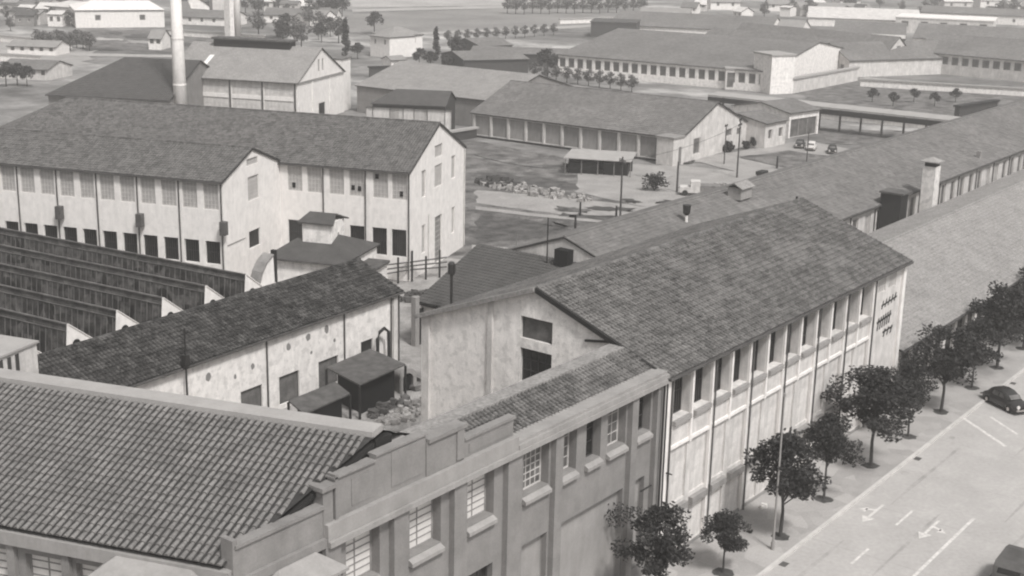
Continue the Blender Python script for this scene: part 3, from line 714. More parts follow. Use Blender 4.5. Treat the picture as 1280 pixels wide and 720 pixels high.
t = thing('pipe_rack', 'tangle of dark pipes on low posts between the white gable and the dark roof shed', 'pipe rack', tuple(G(512, 352)), R(-20))
for k in range(5): MB().box(k * 1.6 - 3, -.1, 0, k * 1.6 - 2.85, .05, 2.2 + (k * 37 % 5) * .25).build('post', M['iron'], t)
for k in range(3): MB().tube([(-3.6, .1 + k * .12, 1.1 + k * .45), (0, .1, 1.2 + k * .4), (4.4, .1, 1.0 + k * .5)], .08, 6).build('pipe', M['pipe'], t)
debris('scrap_heap', 'dark scrap pieces on the lane by the pipe rack', 'heap', tuple(G(522, 372))[:2], 50, 2.4, 1.2, .7, 'pipe', 33, .6)
t = thing('yard_gate', 'pale gate pier with dark timber leaf between the mossy shed and the plaster gable', 'gate', tuple(G(519, 432)), 0)
MB().box(-.25, -.25, 0, .25, .25, 4.4).build('pier', M['grey_light'], t); MB().box(.26, -.1, 0, 1.5, .1, 3.2).build('leaf', M['dark'], t)
# ------------------------------------------------------------------ DARK ROOF house behind the hall + its stove stack
i2 = thing('dark_roof_shed', 'low shed with plain dark tile roof behind the pale plaster gable', 'shed', (84.8, 57.5, 0))
ro = MB(); tiles(ro, (-.3, 16.6, 3.75), (-.3, -2, 3.75), (9.3, -2, 7.2), (9.0, 17.2, 7.1), cw=.34, rh=.42, amp=.05)
ro.build('roof', M['tile_brown'], i2)
w_ = MB(); wall(w_, (0, 16.3), (0, -2), 3.7, [], .2); wall(w_, (8.6, 16.3), (0, 16.3), [(0, 6.9), (8.6, 3.7)], [], .2); w_.build('wall', M['gable_grey'], i2)
fa = MB(); slab(fa, (-.3, 16.6, 3.72), (-.3, -2, 3.72), (9.3, -2, 7.17), (9.0, 17.2, 7.07), .2, -.05); fa.build('fascia', M['dark'], i2)
t = thing('stove_stack', 'thin black stovepipe with wide cowl rising above the dark roof shed', 'chimney', (83.5, 69.3, 0))
MB().tube([(0, 0, 0), (0, 0, 7.2)], .12, 8).build('pipe', M['iron'], t); MB().tube([(0, 0, 7.1), (0, 0, 7.3), (0, 0, 8.1), (0, 0, 8.25)], [.13, .32, .32, .2], 10).build('cowl', M['iron'], t)

# ------------------------------------------------------------------ REAR LONG HALL (behind the main one) and its fence-like gable
iop = []
xx = 2.0
while xx < 250: iop.append((xx, xx + 1.5, 1.6, 5.2, 'far' if random.random() < .6 else 'farpale', .2)); xx += 3.3
rear = house('rear_hall', 'very long low hall with plain tiled roof running behind the street buildings', 'factory', 94.0, 56.5, 0, 304, 17.6, 6.0, 9.15, 'white', 'tile_far', {'front': iop[:76]},
             over=.35, cw=.34, rh=.45, amp=.035, seg=2, rake=.1)
for k in range(0, 26): pipe(rear, 1.2 + k * 6.6, 0, .1, 5.8, .07)
MB().box(-.2, 1, .1, -.005, 17, 5.7).build('board_cladding', M['wood'], rear)
MB().box(-1.2, 7.6, 6.9, -.3, 9.0, 8.3).build('dark_hatch', M['void'], rear)
bs = Parts()
for k in range(22): bs.box(-.26, 1.2 + k * .72, .1, -.201, 1.3 + k * .72, 5.6)
bs.build('cladding_batten', M['frame'], rear)
def roofstack(X, Y, z, h, w, label, m='white', cowl=True, name='roof_vent'):
    t = thing(name, label, 'chimney', (X, Y, z)); MB().box(-w / 2, -w / 2, -.6, w / 2, w / 2, h).build('shaft', M[m], t)
    if cowl:
        MB().box(-w * .42, -w * .42, h + .002, w * .42, w * .42, h + .5).build('opening', M['void'], t)
        c = MB(); c.box(-w * .7, -w * .7, h + .502, w * .7, w * .7, h + .62); c.poly([(-w * .6, -w * .6, h + .622), (w * .6, -w * .6, h + .622), (0, 0, h + 1.1)]); c.poly([(w * .6, -w * .6, h + .622), (w * .6, w * .6, h + .622), (0, 0, h + 1.1)]); c.poly([(-w * .6, w * .6, h + .622), (-w * .6, -w * .6, h + .622), (0, 0, h + 1.1)]); c.poly([(w * .6, w * .6, h + .622), (-w * .6, w * .6, h + .622), (0, 0, h + 1.1)]); c.build('cowl', M['grey_light'], t)
    return t
roofstack(151.5, 54.2, 0, 9.3, 1.5, 'tall square pale chimney with dark throat beside the rear hall', 'white_worn', name='alley_chimney')
t = thing('hoist_shaft', 'dark boxy hoist shaft standing against the rear hall wall left of the chimney', 'hoist', (143.2, 54.9, 0)); MB().box(-1, -1, 0, 1, 1.4, 7.3).build('shaft', M['dark'], t); MB().box(-1.3, -1.3, 7.302, 1.3, 1.5, 7.5).build('roof', M['black'], t); MB().box(1.5, -1, 0, 2.6, .4, 3.6).build('bin', M['pipe'], t)
t = thing('roof_vent', 'small black roof vent with a flared head on the rear hall slope', 'vent', (99.5, 62.5, 0)); t.location = (110.3, 62.6, 8.0)
MB().tube([(0, 0, 0), (0, 0, 1.0)], .14, 8).build('pipe', M['gable_grey'], t); MB().tube([(0, 0, .9), (0, 0, 1.1), (0, 0, 1.9)], [.16, .34, .42], 8).build('cowl', M['iron'], t)
t = thing('dormer_vent', 'small pale roof dormer on the far edge of the rear hall roof', 'vent', tuple(G(925, 240, 9.2))); t.rotation_euler.z = R(0)
t.scale = (.75, .75, .75); MB().box(-1.6, -1, -.8, 1.6, 1, .8).build('body', M['grey_light'], t); dr = MB(); slab(dr, (-1.9, -1.3, .8), (1.9, -1.3, .8), (1.9, 0, 1.5), (-1.9, 0, 1.5), .1); slab(dr, (1.9, 1.3, .8), (-1.9, 1.3, .8), (-1.9, 0, 1.5), (1.9, 0, 1.5), .1); dr.build('roof', M['tile_pale'], t)
roofstack(178, 57.6, 6.5, .9, .5, 'small grey pipe vent near the rear hall eave right of the chimney', 'zinc', False)
# ------------------------------------------------------------------ FAR STREET HALL
kop = []
xx = .9
while xx < 160: kop.append((xx, xx + 1.95, .7, 4.15, 'dark', .3)); xx += 2.5
kh = house('street_hall', 'low street hall with broad pale tiled roof and dark windows behind the street trees', 'factory', 96.9, 35.9, 0, 260, 14.0, 4.6, 8.0, 'white', 'tile_pale', {'front': kop[:60]},
           over=.5, ridge_pos=9.2, eave_back=6.55, cw=.34, rh=.42, amp=.035, seg=2, rake=.1)

# ------------------------------------------------------------------ STREET TREES
def leaf_cloud(mb, c, r, n, s):
    for _ in range(n):
        while True:
            p = Vector((random.uniform(-1, 1), random.uniform(-1, 1), random.uniform(-1, 1)))
            if p.length < 1: break
        p = Vector((p.x * r[0], p.y * r[1], p.z * r[2])) + Vector(c)
        u = Vector((random.gauss(0, 1), random.gauss(0, 1), random.gauss(0, .6))).normalized(); v = u.orthogonal().normalized()
        v.rotate(Matrix.Rotation(random.uniform(0, 6.28), 3, u)); q = s * random.uniform(.6, 1.3)
        mb.poly([p - u * q, p + v * q * .5, p + u * q, p - v * q * .5])
def tree_proto(name, h, cr, clumps, leaves, ls, seed, leafm='leaf', low=.42, tr=.13, lean=0, open_=.3):
    random.seed(seed); t = thing(name, '', 'tree', (0, 0, 0)); tk = MB(); cw_ = MB()
    top = Vector((lean, lean * .3, h * .62)); tk.tube([(0, 0, 0), (lean * .3, .05, h * .25), (lean * .6, -.04, h * .45), tuple(top)], [tr, tr * .8, tr * .65, tr * .35], 7)
    for i in range(clumps):
        a = i * 2.4 + random.uniform(-.4, .4); f = random.random(); zc = h * (low + (1 - low) * f * .95)
        env = math.sin(math.pi * min(.97, max(.12, (f * .82 + .16)))) ** .6
        rr = cr * env * random.uniform(.2, 1.0) * (1 + (.35 if random.random() < open_ * .4 else 0)) * (1 + .22 * math.sin(a + seed)); c = (lean + rr * math.cos(a), rr * math.sin(a), zc - .2)
        if i % 3 == 0: tk.tube([(lean * .6, 0, h * (.3 + .2 * f)), (lean + rr * .5 * math.cos(a), rr * .5 * math.sin(a), zc - .4), c], [tr * .4, tr * .25, tr * .1], 5)
        k = random.uniform(.95 - open_ * .7, .95) * cr / 2.5; k = max(k, .35)
        leaf_cloud(cw_, c, (k, k * random.uniform(.7, 1.2), k * random.uniform(.55, .9)), int(leaves * min(1.1, .35 + k)), ls)
    tk.build('trunk', M['bark'], t); cw_.build('crown', M[leafm], t); return t
tl = ['street tree with broken sparse crown nearest the camera at the picture foot', 'small round-headed street tree on a leaning trunk, second from the nearest',
      'dark round street tree just behind the pale mast', 'street tree partly hidden behind the one at the pale mast', 'broad street tree before the end bay of the white hall',
      'street tree left of the parked dark car across the pavement', 'street tree standing level with the seam of white hall and street hall', 'street tree right beside the rear of the parked car',
      'street tree just past the parked dark car', 'small street tree beyond the parked car, second past it', 'hazy street tree third past the parked car', 'farthest street tree at the right picture edge']
tp = [(57.2, 32.8, .9, .82), (63.4, 32.3, .52, .55), (69.77, 31.9, 1.0, 1.0), (76.6, 32.2, .86, .72), (83.9, 32.1, 1.0, 1.12), (90.9, 32.2, .84, .72), (97.5, 32.2, 1.02, 1.08), (104.6, 32.3, .84, .74), (111.1, 32.4, 1.05, 1.1),
      (118, 32.4, .86, .8), (125, 32.4, 1.0, 1.0), (132, 32.4, .9, .8)]
for i, (X, Y, sz, sw) in enumerate(tp):
    random.seed(300 + i * 7); q_ = [random.random() for _ in range(5)]
    o = tree_proto('street_tree', 6.5 + .7 * q_[0], (2.3 + .6 * q_[1]), int(40 + 14 * q_[2]) if i else 42, 130, .14, 100 + i * 3, lean=(q_[3] - .5) * .9, low=.40 + .1 * q_[4], tr=.12, open_=.55 if i else .9)
    o.location = (X, Y, .125); o.scale = (sw, sw, sz); o.rotation_euler.z = i * 1.7; o['label'] = tl[i]; o['group'] = 'trees along the street pavement'
    random.seed(40 + i); pt = MB(); n = 14; pt.poly([(X + .62 * math.cos(6.283 * k / n) * random.uniform(.8, 1.15), Y + .62 * math.sin(6.283 * k / n) * random.uniform(.8, 1.15), .124) for k in range(n)])
    struct('tree_pit', pt, M['soil'])
# pale mast
t = thing('lamp_mast', 'slim pale street mast rising beside the dark round street tree', 'mast', (67.9, 31.45, .12))
MB().tube([(0, 0, 0), (0, 0, 5), (0, 0, 9.6)], [.075, .06, .045], 8).build('pole', M['grey_light'], t); MB().tube([(0, 0, 0), (0, 0, .5)], .13, 8).build('base', M['grey_light'], t); MB().tube([(0, 0, 9.61), (0, 0, 9.8)], .09, 8).build('cap', M['grey_light'], t)
o = debris('paper_litter', 'scrap of white paper lying on the pavement by the white hall', 'litter', (72.7, 34.5), 5, .3, .3, .5, 'white_clean', 9, .1); o.location.z = .12
o = debris('drain_cover', 'small dark patch of rubbish on the pavement near the white hall foot', 'litter', (69.2, 33.6), 4, .25, .2, .3, 'dark', 10, .02); o.location.z = .12

# ------------------------------------------------------------------ CARS
def car(label, X, Y, rz, s=1.0, m='car'):
    t = thing('parked_car', label, 'car', (X, Y, 0), rz)
    # sections along x: (x, half width low, z low, half width belt, z belt, z hood/top)
    sec = [(-2.05, .45, .35, .5, .6, .62), (-1.95, .68, .28, .72, .62, .72), (-1.5, .76, .25, .78, .68, .84), (-.9, .78, .24, .79, .74, .95), (-.3, .79, .24, .8, .78, .98), (.5, .79, .24, .8, .8, .98), (1.2, .78, .24, .78, .78, .93), (1.75, .72, .28, .7, .7, .8), (2.02, .5, .36, .5, .55, .6)]
    b = MB(); n = 9
    for (x_, wl, zl, wb, zb, zt) in sec:
        prof_ = [(wl, zl), (wb * 1.0, (zl + zb) / 2), (wb, zb), (wb * .82, zb + (zt - zb) * .65), (wb * .4, zt), (0, zt + .02)]
        ring = [(x_, y, z) for y, z in prof_] + [(x_, -y, z) for y, z in prof_[-2::-1]]; b.v += ring
    k = 11
    for i in range(len(sec) - 1):
        for j in range(k - 1): b.f.append((i * k + j, i * k + j + 1, (i + 1) * k + j + 1, (i + 1) * k + j))
    b.f.append(tuple(range(k))); b.f.append(tuple(range((len(sec) - 1) * k, len(sec) * k))[::-1]); b.build('body', M[m], t, smooth=True)
    c = MB(); cs = [(-1.1, .55, .92), (-.75, .62, 1.2), (-.3, .6, 1.4), (.3, .6, 1.45), (.9, .56, 1.38), (1.3, .5, 1.15), (1.6, .42, .86)]
    for x_, w, z in cs: c.v += [(x_, w * 1.2, .85), (x_, w * 1.02, .85 + (z - .85) * .75), (x_, w * .8, z), (x_, -w * .8, z), (x_, -w * 1.02, .85 + (z - .85) * .75), (x_, -w * 1.2, .85)]
    for i in range(len(cs) - 1):
        for j in range(5): c.f.append((i * 6 + j, i * 6 + j + 1, (i + 1) * 6 + j + 1, (i + 1) * 6 + j))
    c.f.append(tuple(range(6))); c.build('cabin', M[m], t, smooth=True)
    for sy in (-1, 1):
        w = MB(); w.poly([(-.62, sy * .735, .93), (-.05, sy * .745, .93), (-.05, sy * .66, 1.26), (-.4, sy * .655, 1.22)]); w.poly([(.03, sy * .745, .93), (.75, sy * .735, .93), (.65, sy * .64, 1.25), (.03, sy * .66, 1.27)]); w.build('side_window', M['glass_mid'], t)
        h = MB(); h.tube([(-1.98, sy * .5, .66), (-2.06, sy * .5, .66)], .14, 10); h.build('headlight', M['glass_pale'], t)
        for wx in (-1.25, 1.2):
            y0 = sy * .62; y1 = sy * .8; wh = MB().tube([(wx, y0, .31), (wx, y1, .31)], .31, 14).build('wheel', M['tyre'], t); MB().tube([(wx, y1, .31), (wx, y1 + sy * .015, .31)], .15, 10).build('hubcap', M['chrome'], wh)
    MB().poly([(-1.14, -.5, .97), (-1.14, .5, .97), (-.8, .46, 1.22), (-.8, -.46, 1.22)]).build('windscreen', M['glass_mid'], t)
    MB().box(-2.2, -.72, .38, -2.1, .72, .5).build('bumper', M['chrome'], t); MB().box(2.08, -.68, .4, 2.16, .68, .5).build('bumper', M['chrome'], t)
    t.scale = (s, s, s); return t
car('dark rounded saloon car parked askew at the kerb among the trees', 102.3, 28.9, R(58), 1.0)
t = thing('parked_van', 'dark vehicle roof with boxy rear cut off at the lower right corner', 'van', tuple(G(1238, 709, 1.7)), R(2)); t.location.z = 0
b = MB(); sec = [(0, .4), (.15, .2), (.6, .0), (4.2, 0), (4.6, .25)]
b.box(0, -1.9, .35, 4.7, 0, 1.15); b.build('body', M['car'], t)
b = MB(); 
pr2 = [(0.1, 1.152), (.25, 1.75), (.6, 1.95), (2.6, 2.0), (3.3, 1.85), (3.8, 1.2)]
b.poly([(a, -.08, z) for a, z in pr2][::-1]); b.poly([(a, -1.82, z) for a, z in pr2])
for (a, z), (c_, z2) in zip(pr2, pr2[1:]): b.poly([(a, -.08, z), (c_, -.08, z2), (c_, -1.82, z2), (a, -1.82, z)])
b.build('cabin', M['pipe'], t)
MB().poly([(.14, -.3, 1.3), (.14, -1.6, 1.3), (.235, -1.55, 1.72), (.235, -.35, 1.72)]).build('rear_window', M['glass_dark'], t)
for wx in (.9, 3.7):
    for y in (-.05, -1.85): MB().tube([(wx, y - .1, .33), (wx, y + .1, .33)], .33, 14).build('wheel', M['tyre'], t)

# ------------------------------------------------------------------ YARD between the ranges
patch('grass_yard', [(560, 170), (700, 195), (720, 215), (860, 230), (1100, 190), (1290, 130), (1290, 170), (900, 300), (560, 320)], 'grassy', .0)
patch('track', [(595, 238), (700, 246), (800, 258), (900, 262), (960, 232), (1000, 235), (960, 262), (800, 285), (700, 268), (595, 254)], 'dirt', .03, j=.3)
patch('footpath', [(595, 258), (660, 266), (780, 277), (780, 281), (660, 270), (595, 262)], 'dirt', .035, j=.08)
patch('footpath', [(590, 306), (650, 311), (700, 316), (700, 320), (590, 311)], 'dirt', .035, j=.1)
patch('weeds', [(597, 268), (660, 274), (720, 283), (700, 296), (600, 303)], 'grassd', .02)
patch('weeds', [(597, 214), (640, 220), (700, 226), (760, 235), (760, 240), (640, 232), (597, 222)], 'grassd', .02)
patch('yard_apron', [(855, 200), (900, 193), (975, 180), (1010, 176), (1060, 186), (1150, 196), (1090, 200), (985, 190), (920, 196), (985, 216), (960, 226), (880, 204)], 'dirt', .03, j=.2)
patch('yard_apron', [(725, 212), (790, 205), (860, 208), (960, 218), (930, 240), (820, 262), (720, 240)], 'dirt', .025, j=.4)
patch('lawn', [(925, 197), (985, 188), (1060, 200), (1000, 214)], 'grassy', .04, j=.1)
rr_ = debris('rubble_row', 'scattered row of pale stone rubble in the open yard beside the track', 'rubble', tuple(G(668, 240))[:2], 150, 2.6, 9.5, .9, 'rubble', 21, .5); rr_['kind'] = 'stuff'
o = debris('spoil_heap', 'dark heap of spoil near the corner of the white gable', 'heap', tuple(G(622, 231))[:2], 120, 2.0, 3.4, 1.0, 'soil', 22, 1.2)
o = debris('builders_heap', 'jumble of crates and stones beside the small yard truck', 'heap', tuple(G(905, 238))[:2], 60, 3.0, 3.5, .9, 'rubble', 23, .6)
def bush(label, px, py, h, r, seed, name='bush', m='leaf'):
    random.seed(seed); t = thing(name, label, 'bush', tuple(G(px, py))); tk = MB(); c = MB()
    for i in range(6):
        a = i * 1.05; tk.tube([(0, 0, 0), (r * .5 * math.cos(a), r * .5 * math.sin(a), h * .6)], [.06, .02], 5)
    for i in range(16):
        a = i * 2.4; f = random.random(); leaf_cloud(c, (r * .7 * f * math.cos(a), r * .7 * f * math.sin(a), h * random.uniform(.25, .8)), (r * .4, r * .4, h * .22), 50, .2)
    tk.build('stem', M['bark'], t); c.build('foliage', M[m], t); return t
bush('dark round bush beside the track in the yard', 818, 238, 2.6, 1.9, 31)
# open canopy shed
cs = thing('open_shed', 'open yard shelter with pale flat roof and deep dark bays', 'shed', tuple(G(752, 216)), R(-62)); cs.scale = (.86, .86, .86)
c = MB(); slab(c, (-6.2, -3.2, 2.9), (5.2, -3.4, 2.75), (5.6, 3.4, 3.3), (-5.6, 3.2, 3.4), .12); c.build('roof', M['concrete'], cs)
for k in range(5): MB().box(-6 + k * 2.75, -2.85, 0, -5.85 + k * 2.75, -2.7, 2.5).build('post', M['wood'], cs)
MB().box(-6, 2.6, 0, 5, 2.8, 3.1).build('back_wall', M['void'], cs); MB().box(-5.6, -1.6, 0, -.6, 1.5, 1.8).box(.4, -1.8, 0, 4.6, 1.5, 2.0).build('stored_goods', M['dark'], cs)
# poles
mast('utility_pole', 'tall wooden pole in the yard track near the open shelter', 'pole', *G(775, 276).xy, 0, 8.0, .14, 'bark', [(7.4, .9, 1.0)])
mast('utility_pole', 'pole with dark double insulator heads before the yard gable', 'pole', *G(921, 222).xy, 0, 8.6, .13, 'bark', [(7.6, .9, 0.2), (8.3, .6, 0.2)])
mast('utility_pole', 'slender pole left of the insulator pole against the yard gable', 'pole', *G(905, 205).xy, 0, 6.0, .1, 'bark', [(5.8, .4, 0)])
mast('utility_pole', 'short stout post beside the small yard truck', 'pole', *G(846, 240).xy, 0, 4.2, .16, 'bark')
mast('utility_pole', 'pole at the yard kerb near the far platform canopy', 'pole', *G(1008, 205).xy, 0, 5.0, .1, 'bark')
for i, (a, b, l) in enumerate(((725, 270, 'short dark post in the grass left of the tall wooden pole'), (719, 287, 'short dark post at the rear hall roof edge in the weeds'), (770, 275, 'short post at the foot of the tall wooden pole'), (971, 210, 'dark stumpy post on the lawn before the yard gable'))):
    mast('fence_post', l, 'post', *G(a, b).xy, 0, 1.8, .16, 'iron', group='stumpy posts in the yard')
mast('gate_post', 'thin pole standing left of the dark box above the rear hall roof', 'pole', *G(645, 322, 3).xy, 0, 5.6, .06, 'wood')
mast('gate_post', 'dark pole rising beside the dark box above the rear hall roof', 'pole', 93.0, 66.4, 5, 10.9, .07, 'iron')
def wire(label, a, b, sag):
    a = Vector(a); b = Vector(b); pts = []
    for k in range(13):
        f = k / 12; p = a.lerp(b, f); pts.append((p.x, p.y, p.z - sag * 4 * f * (1 - f)))
    tag(MB().tube(pts, .025, 4).build('power_line', M['iron']), label, 'cable')
pA = G(775, 276); pB = G(921, 222)
wire('overhead wire between the tall wooden pole and the insulator pole', (pA.x, pA.y, 7.5), (pB.x, pB.y, 7.8), .8)
wire('overhead wire from the white gable to the tall wooden pole', (115.0, 92.3, 10.5), (pA.x, pA.y, 7.5), 1.2)
# small truck
t = thing('small_truck', 'little pale truck parked in the yard by the stout post', 'truck', tuple(G(870, 244)), R(-60))
MB().box(-2.2, -.85, .45, -.8, .85, 1.2).build('bonnet', M['white'], t); MB().box(-.79, -.85, .45, .5, .85, 2.0).build('cab', M['white'], t); MB().box(-.84, -.7, 1.25, -.8, .7, 1.85).build('windscreen', M['glass_dark'], t)
MB().box(.55, -.95, .7, 3.2, .95, 1.5).build('load_bed', M['wood'], t)
for wx in (-1.5, 2.2):
    for y in (-.85, .85): MB().tube([(wx, y - .12, .4), (wx, y + .12, .4)], .4, 12).build('wheel', M['tyre'], t)
def simple_car(label, px, py, rz, m):
    car(label, *G(px, py).xy, rz, .95, m)
simple_car('small dark car on the apron right of the side store', 1000, 184, R(20), 'car')
simple_car('pale little car parked beyond the lawn by the garage', 1014, 187, R(20), 'white')
simple_car('second dark car on the apron nearest the rear hall roof', 1040, 191, R(25), 'car')
t = thing('handcart', 'dark handcart standing on the pale yard apron right of the insulator pole', 'cart', tuple(G(952, 222)), 0)
MB().box(-1, -.5, .5, 1, .5, 1.0).build('bed', M['dark'], t)
for y in (-.55, .55): MB().tube([(0, y - .05, .45), (0, y + .05, .45)], .45, 12).build('wheel', M['iron'], t)

# ------------------------------------------------------------------ YARD GABLED STORE (M) and neighbours
mo_ = []
for k in range(11):
    s = .6 + k * 3.55
    if s < 37: mo_.append((s, s + 2.95, .4, 3.6, 'gpanel' if k % 2 == 0 else 'farworn', .2))
mr_ = [(3.9, 6.2, .9, 3.4, 'far', .2), (15.0, 17.2, 2.4, 3.6, 'far', .2), (18.8, 20.6, 2.2, 3.4, 'far', .2)]
mg = house('yard_store', 'wide low gabled store with mottled roof and panelled flank in the middle yard', 'store', 176.7, 142.4, R(-88), 39.8, 22.5, 4.05, 8.3, 'white', 'tile_far',
           {'front': mo_, 'right': mr_}, over=.4, cw=.4, rh=.6, amp=.06, seg=3, gut=False)
for k in range(10): MB().box(.25 + k * 3.55, -.12, 0, .55 + k * 3.55, -.003, 3.85).build('pilaster', M['white'], mg)
MB().box(-.05, -.4, .0, 39.8, -.004, .25).build('plinth', M['dark'], mg)
lc = thing('gatehouse', 'little pale lodge with pitched cap attached to the store corner', 'lodge', tuple(G(846, 207)), R(-2)); MB().box(-1.2, 0, 0, 1.8, 3, 4.2).build('wall', M['white'], lc); MB().box(-1.4, -.2, 4.202, 2, 3.2, 4.4).build('roof', M['tile_pale'], lc); MB().box(.3, -.05, 0, 1, -.003, 2.8).build('door', M['wood'], lc)
for i, (a, b) in enumerate(((933, 186), (943, 184), (903, 190), (912, 190), (951, 183), (960, 180))): bush('low dark shrub at the foot of the store gable', a, b, 1.4 + .4 * (i % 2), .8, 50 + i)['group'] = 'shrubs under the store gable'
def fh(name, label, cat, a, b, W, eave, ridge, wallm='white', roofm='tile_far', nwin=0, wz=(1, 3), ww=1.6, style='far', hip=(0, 0), flat=False, end=0, axis='x', group=None, over=.4, ewin=0, ridge_pos=None):
    A = G(*a); B = G(*b); v = B - A; L = v.length; an_ = math.atan2(v.y, v.x); ops = {}
    if nwin: ops['front'] = [((i + .5) * L / nwin - ww / 2, (i + .5) * L / nwin + ww / 2, wz[0], wz[1], style, .25) for i in range(nwin)]
    if ewin: ops['right'] = [((i + .5) * W / ewin - ww / 2, (i + .5) * W / ewin + ww / 2, wz[0], wz[1], style, .25) for i in range(ewin)]
    return house(name, label, cat, A.x, A.y, an_, L, W, eave, ridge, wallm, roofm, ops, cw=0, hip=hip, flat=flat, gut=False, over=over, axis=axis, group=group, cap=False, ridge_pos=ridge_pos)
fh('side_store', 'lower white annex with two dark windows right of the store gable', 'store', (955, 186), (981, 180), 10, 4.2, 5.2, 'white', 'tile_far', 2, (1.4, 3.0), 1.3, axis='x')
fh('garage', 'low grey garage with a dark lintel opening beyond the white annex', 'garage', (985, 173), (1022, 167), 12, 4.4, 5.6, 'gable_grey', 'tile_far', 1, (0, 3.2), 8)
a_ = Vector((185, 144)) + Vector((math.cos(R(92)), math.sin(R(92)))) * 32
house('north_store', 'pale low-pitched store roof behind the mottled yard store', 'store', a_.x, a_.y, R(-88), 32, 26, 5.0, 8.5, 'grey', 'tile_pale', {}, cw=0, gut=False, cap=False)
fh('brick_store', 'small store with dark tile roof and three white panels right of the powerhouse', 'store', (466, 168), (556, 172), 9, 5.4, 7.2, 'frame_dark', 'tile_brown', 3, (.6, 4.6), 6.4, 'panel', hip=(3, 0))
# ------------------------------------------------------------------ POWERHOUSE, chimney, dark-roof store
po = [( .8 + k * 5.35, .8 + k * 5.35 + 4.9, .3, 8.2, None, .15) for k in range(0)]
A = Vector((163.2, 170.2)); an2 = R(111 - 180); Lp = 25.0; Wp = 20.0; dpv = Vector((math.cos(an2), math.sin(an2))); op_ = A - dpv * Lp
ph = house('powerhouse', 'tall white powerhouse with pale tiled roof, dark ridge ventilator and twin gable slots', 'powerhouse', op_.x, op_.y, an2, Lp, Wp, 7.7, 12.7, 'white_clean', 'tile_pale',
           {'front': [(6.2 + k * 6.2, 11.8 + k * 6.2, 5.0, 7.3, 'panel', .15) for k in range(3)] + [(6.2 + k * 6.2, 11.8 + k * 6.2, .6, 4.3, 'panel', .15) for k in range(3)] + [(3.2, 5.4, .5, 7.2, 'mid', .3)],
            'right': [(8.6, 9.4, 8.6, 10.8, 'far', .2), (10.3, 11.1, 8.6, 10.8, 'far', .2), (8.6, 11.4, 0, 3.0, 'gate', .2)]}, over=.4, cw=0, gut=True, cap=False)
for k in range(4): MB().box(5.75 + k * 6.2, -.14, 0, 6.05 + k * 6.2, -.003, 7.4).build('pilaster', M['pipe'], ph)
MB().box(Lp + .003, 0, 7.3, Lp + .2, Wp, 7.6).build('string_course', M['zinc'], ph)
for y in (5.8, 13.2): MB().box(Lp + .003, y, 0, Lp + .14, y + .3, 7.29).build('gable_rib', M['gable_grey'], ph)
MB().box(4.5, 8.8, 12.0, 19.5, 11.2, 13.5).build('ventilator', M['dark'], ph); MB().box(4.2, 8.4, 13.502, 19.9, 11.6, 13.8).build('ventilator_roof', M['black'], ph)
sk_ = MB(); sk_.poly([(5.0, 3.0, 9.30), (5.9, 3.0, 9.30), (6.0, 6.2, 10.9), (5.1, 6.2, 10.9)]); sk_.build('roof_light', M['white_clean'], ph)
pt_ = thing('powerhouse_tower', 'plain white stair tower attached to the right of the powerhouse gable', 'tower', (A.x, A.y, 0), an2)
MB().box(-6.5, Wp + .1, 0, -.6, Wp + 4.6, 9.6).build('wall', M['white_clean'], pt_); MB().box(-6.7, Wp, 9.602, -.4, Wp + 4.8, 9.85).build('roof', M['tile_far'], pt_)
ch = thing('factory_chimney', 'tall pale round factory chimney beside the powerhouse', 'chimney', (G(227, 163).x, G(227, 163).y, 0)); MB().tube([(0, 0, 0), (0, 0, 14), (0, 0, 30)], [1.2, .98, .8], 20).build('shaft', M['white_clean'], ch, smooth=True)
for zz in (7.6, 15.2): MB().tube([(0, 0, zz), (0, 0, zz + .25)], 1.22 - zz * .012, 20).build('band', M['gable_grey'], ch)
p = G(297, 52); c2 = thing('far_chimney', 'slender pale chimney with a dark foot behind the powerhouse roof', 'chimney', (p.x, p.y, 0)); MB().tube([(0, 0, 0), (0, 0, 26)], [1.1, .9], 16).build('shaft', M['white_clean'], c2, smooth=True); MB().box(-3.4, -1, 0, -1.9, 1.4, 22).build('flue_tower', M['gable_grey'], c2)
# dark roof store left of the chimney
A = Vector(G(212, 124, 5.5).xy); B_ = G(60, 117, 5.5); v = A - B_.xy; 
dk = house('dark_store', 'store with broad dark tiled roof left of the pale factory chimney', 'store', B_.x, B_.y, math.atan2(v.y, v.x), v.length, 26, 5.5, 10.6, 'grey', 'tile_brown', over=.5, cw=.5, rh=.7, seg=3, hip=(8, 0), gut=True, cap=False)

# ------------------------------------------------------------------ FAR: works beyond the yard
fh('works_range', 'long far works range with a row of small windows under a wide pale roof', 'works', (697, 92), (958, 116), 60, 4.6, 9, 'gable_grey', 'tile_far', 22, (1.6, 3.9), 1.7, 'far', ridge_pos=30)
fh('works_gatehouse', 'small far building with paired dark openings left of the water tower', 'works', (906, 112), (939, 113), 5, 4.5, 4.8, 'white', 'concrete', 2, (.4, 3.8), 2.4, 'far', flat=True)
fh('water_tower', 'pale square tower block with one dark opening left of the yard works', 'tower', (962, 118), (991, 117), 7, 8.2, 8.5, 'gable_grey', 'concrete', 0, flat=True)
fh('works_wall', 'low pale boundary wall running right of the square tower block', 'wall', (991, 117), (1072, 101), 1.0, 3.0, 3.1, 'white', 'concrete', flat=True)
fh('works_hall', 'far gabled works hall right of the square tower block', 'works', (1010, 88), (1060, 97), 50, 4.2, 7.6, 'white', 'tile_far', 3, (1.4, 3), 1.5, axis='y', hip=(0, 0))
fh('works_hall', 'second far gabled works hall with a jumbled pale front', 'works', (1062, 92), (1102, 88), 50, 4, 7.4, 'gable_grey', 'tile_far', 3, (1.4, 3), 1.5, axis='y')
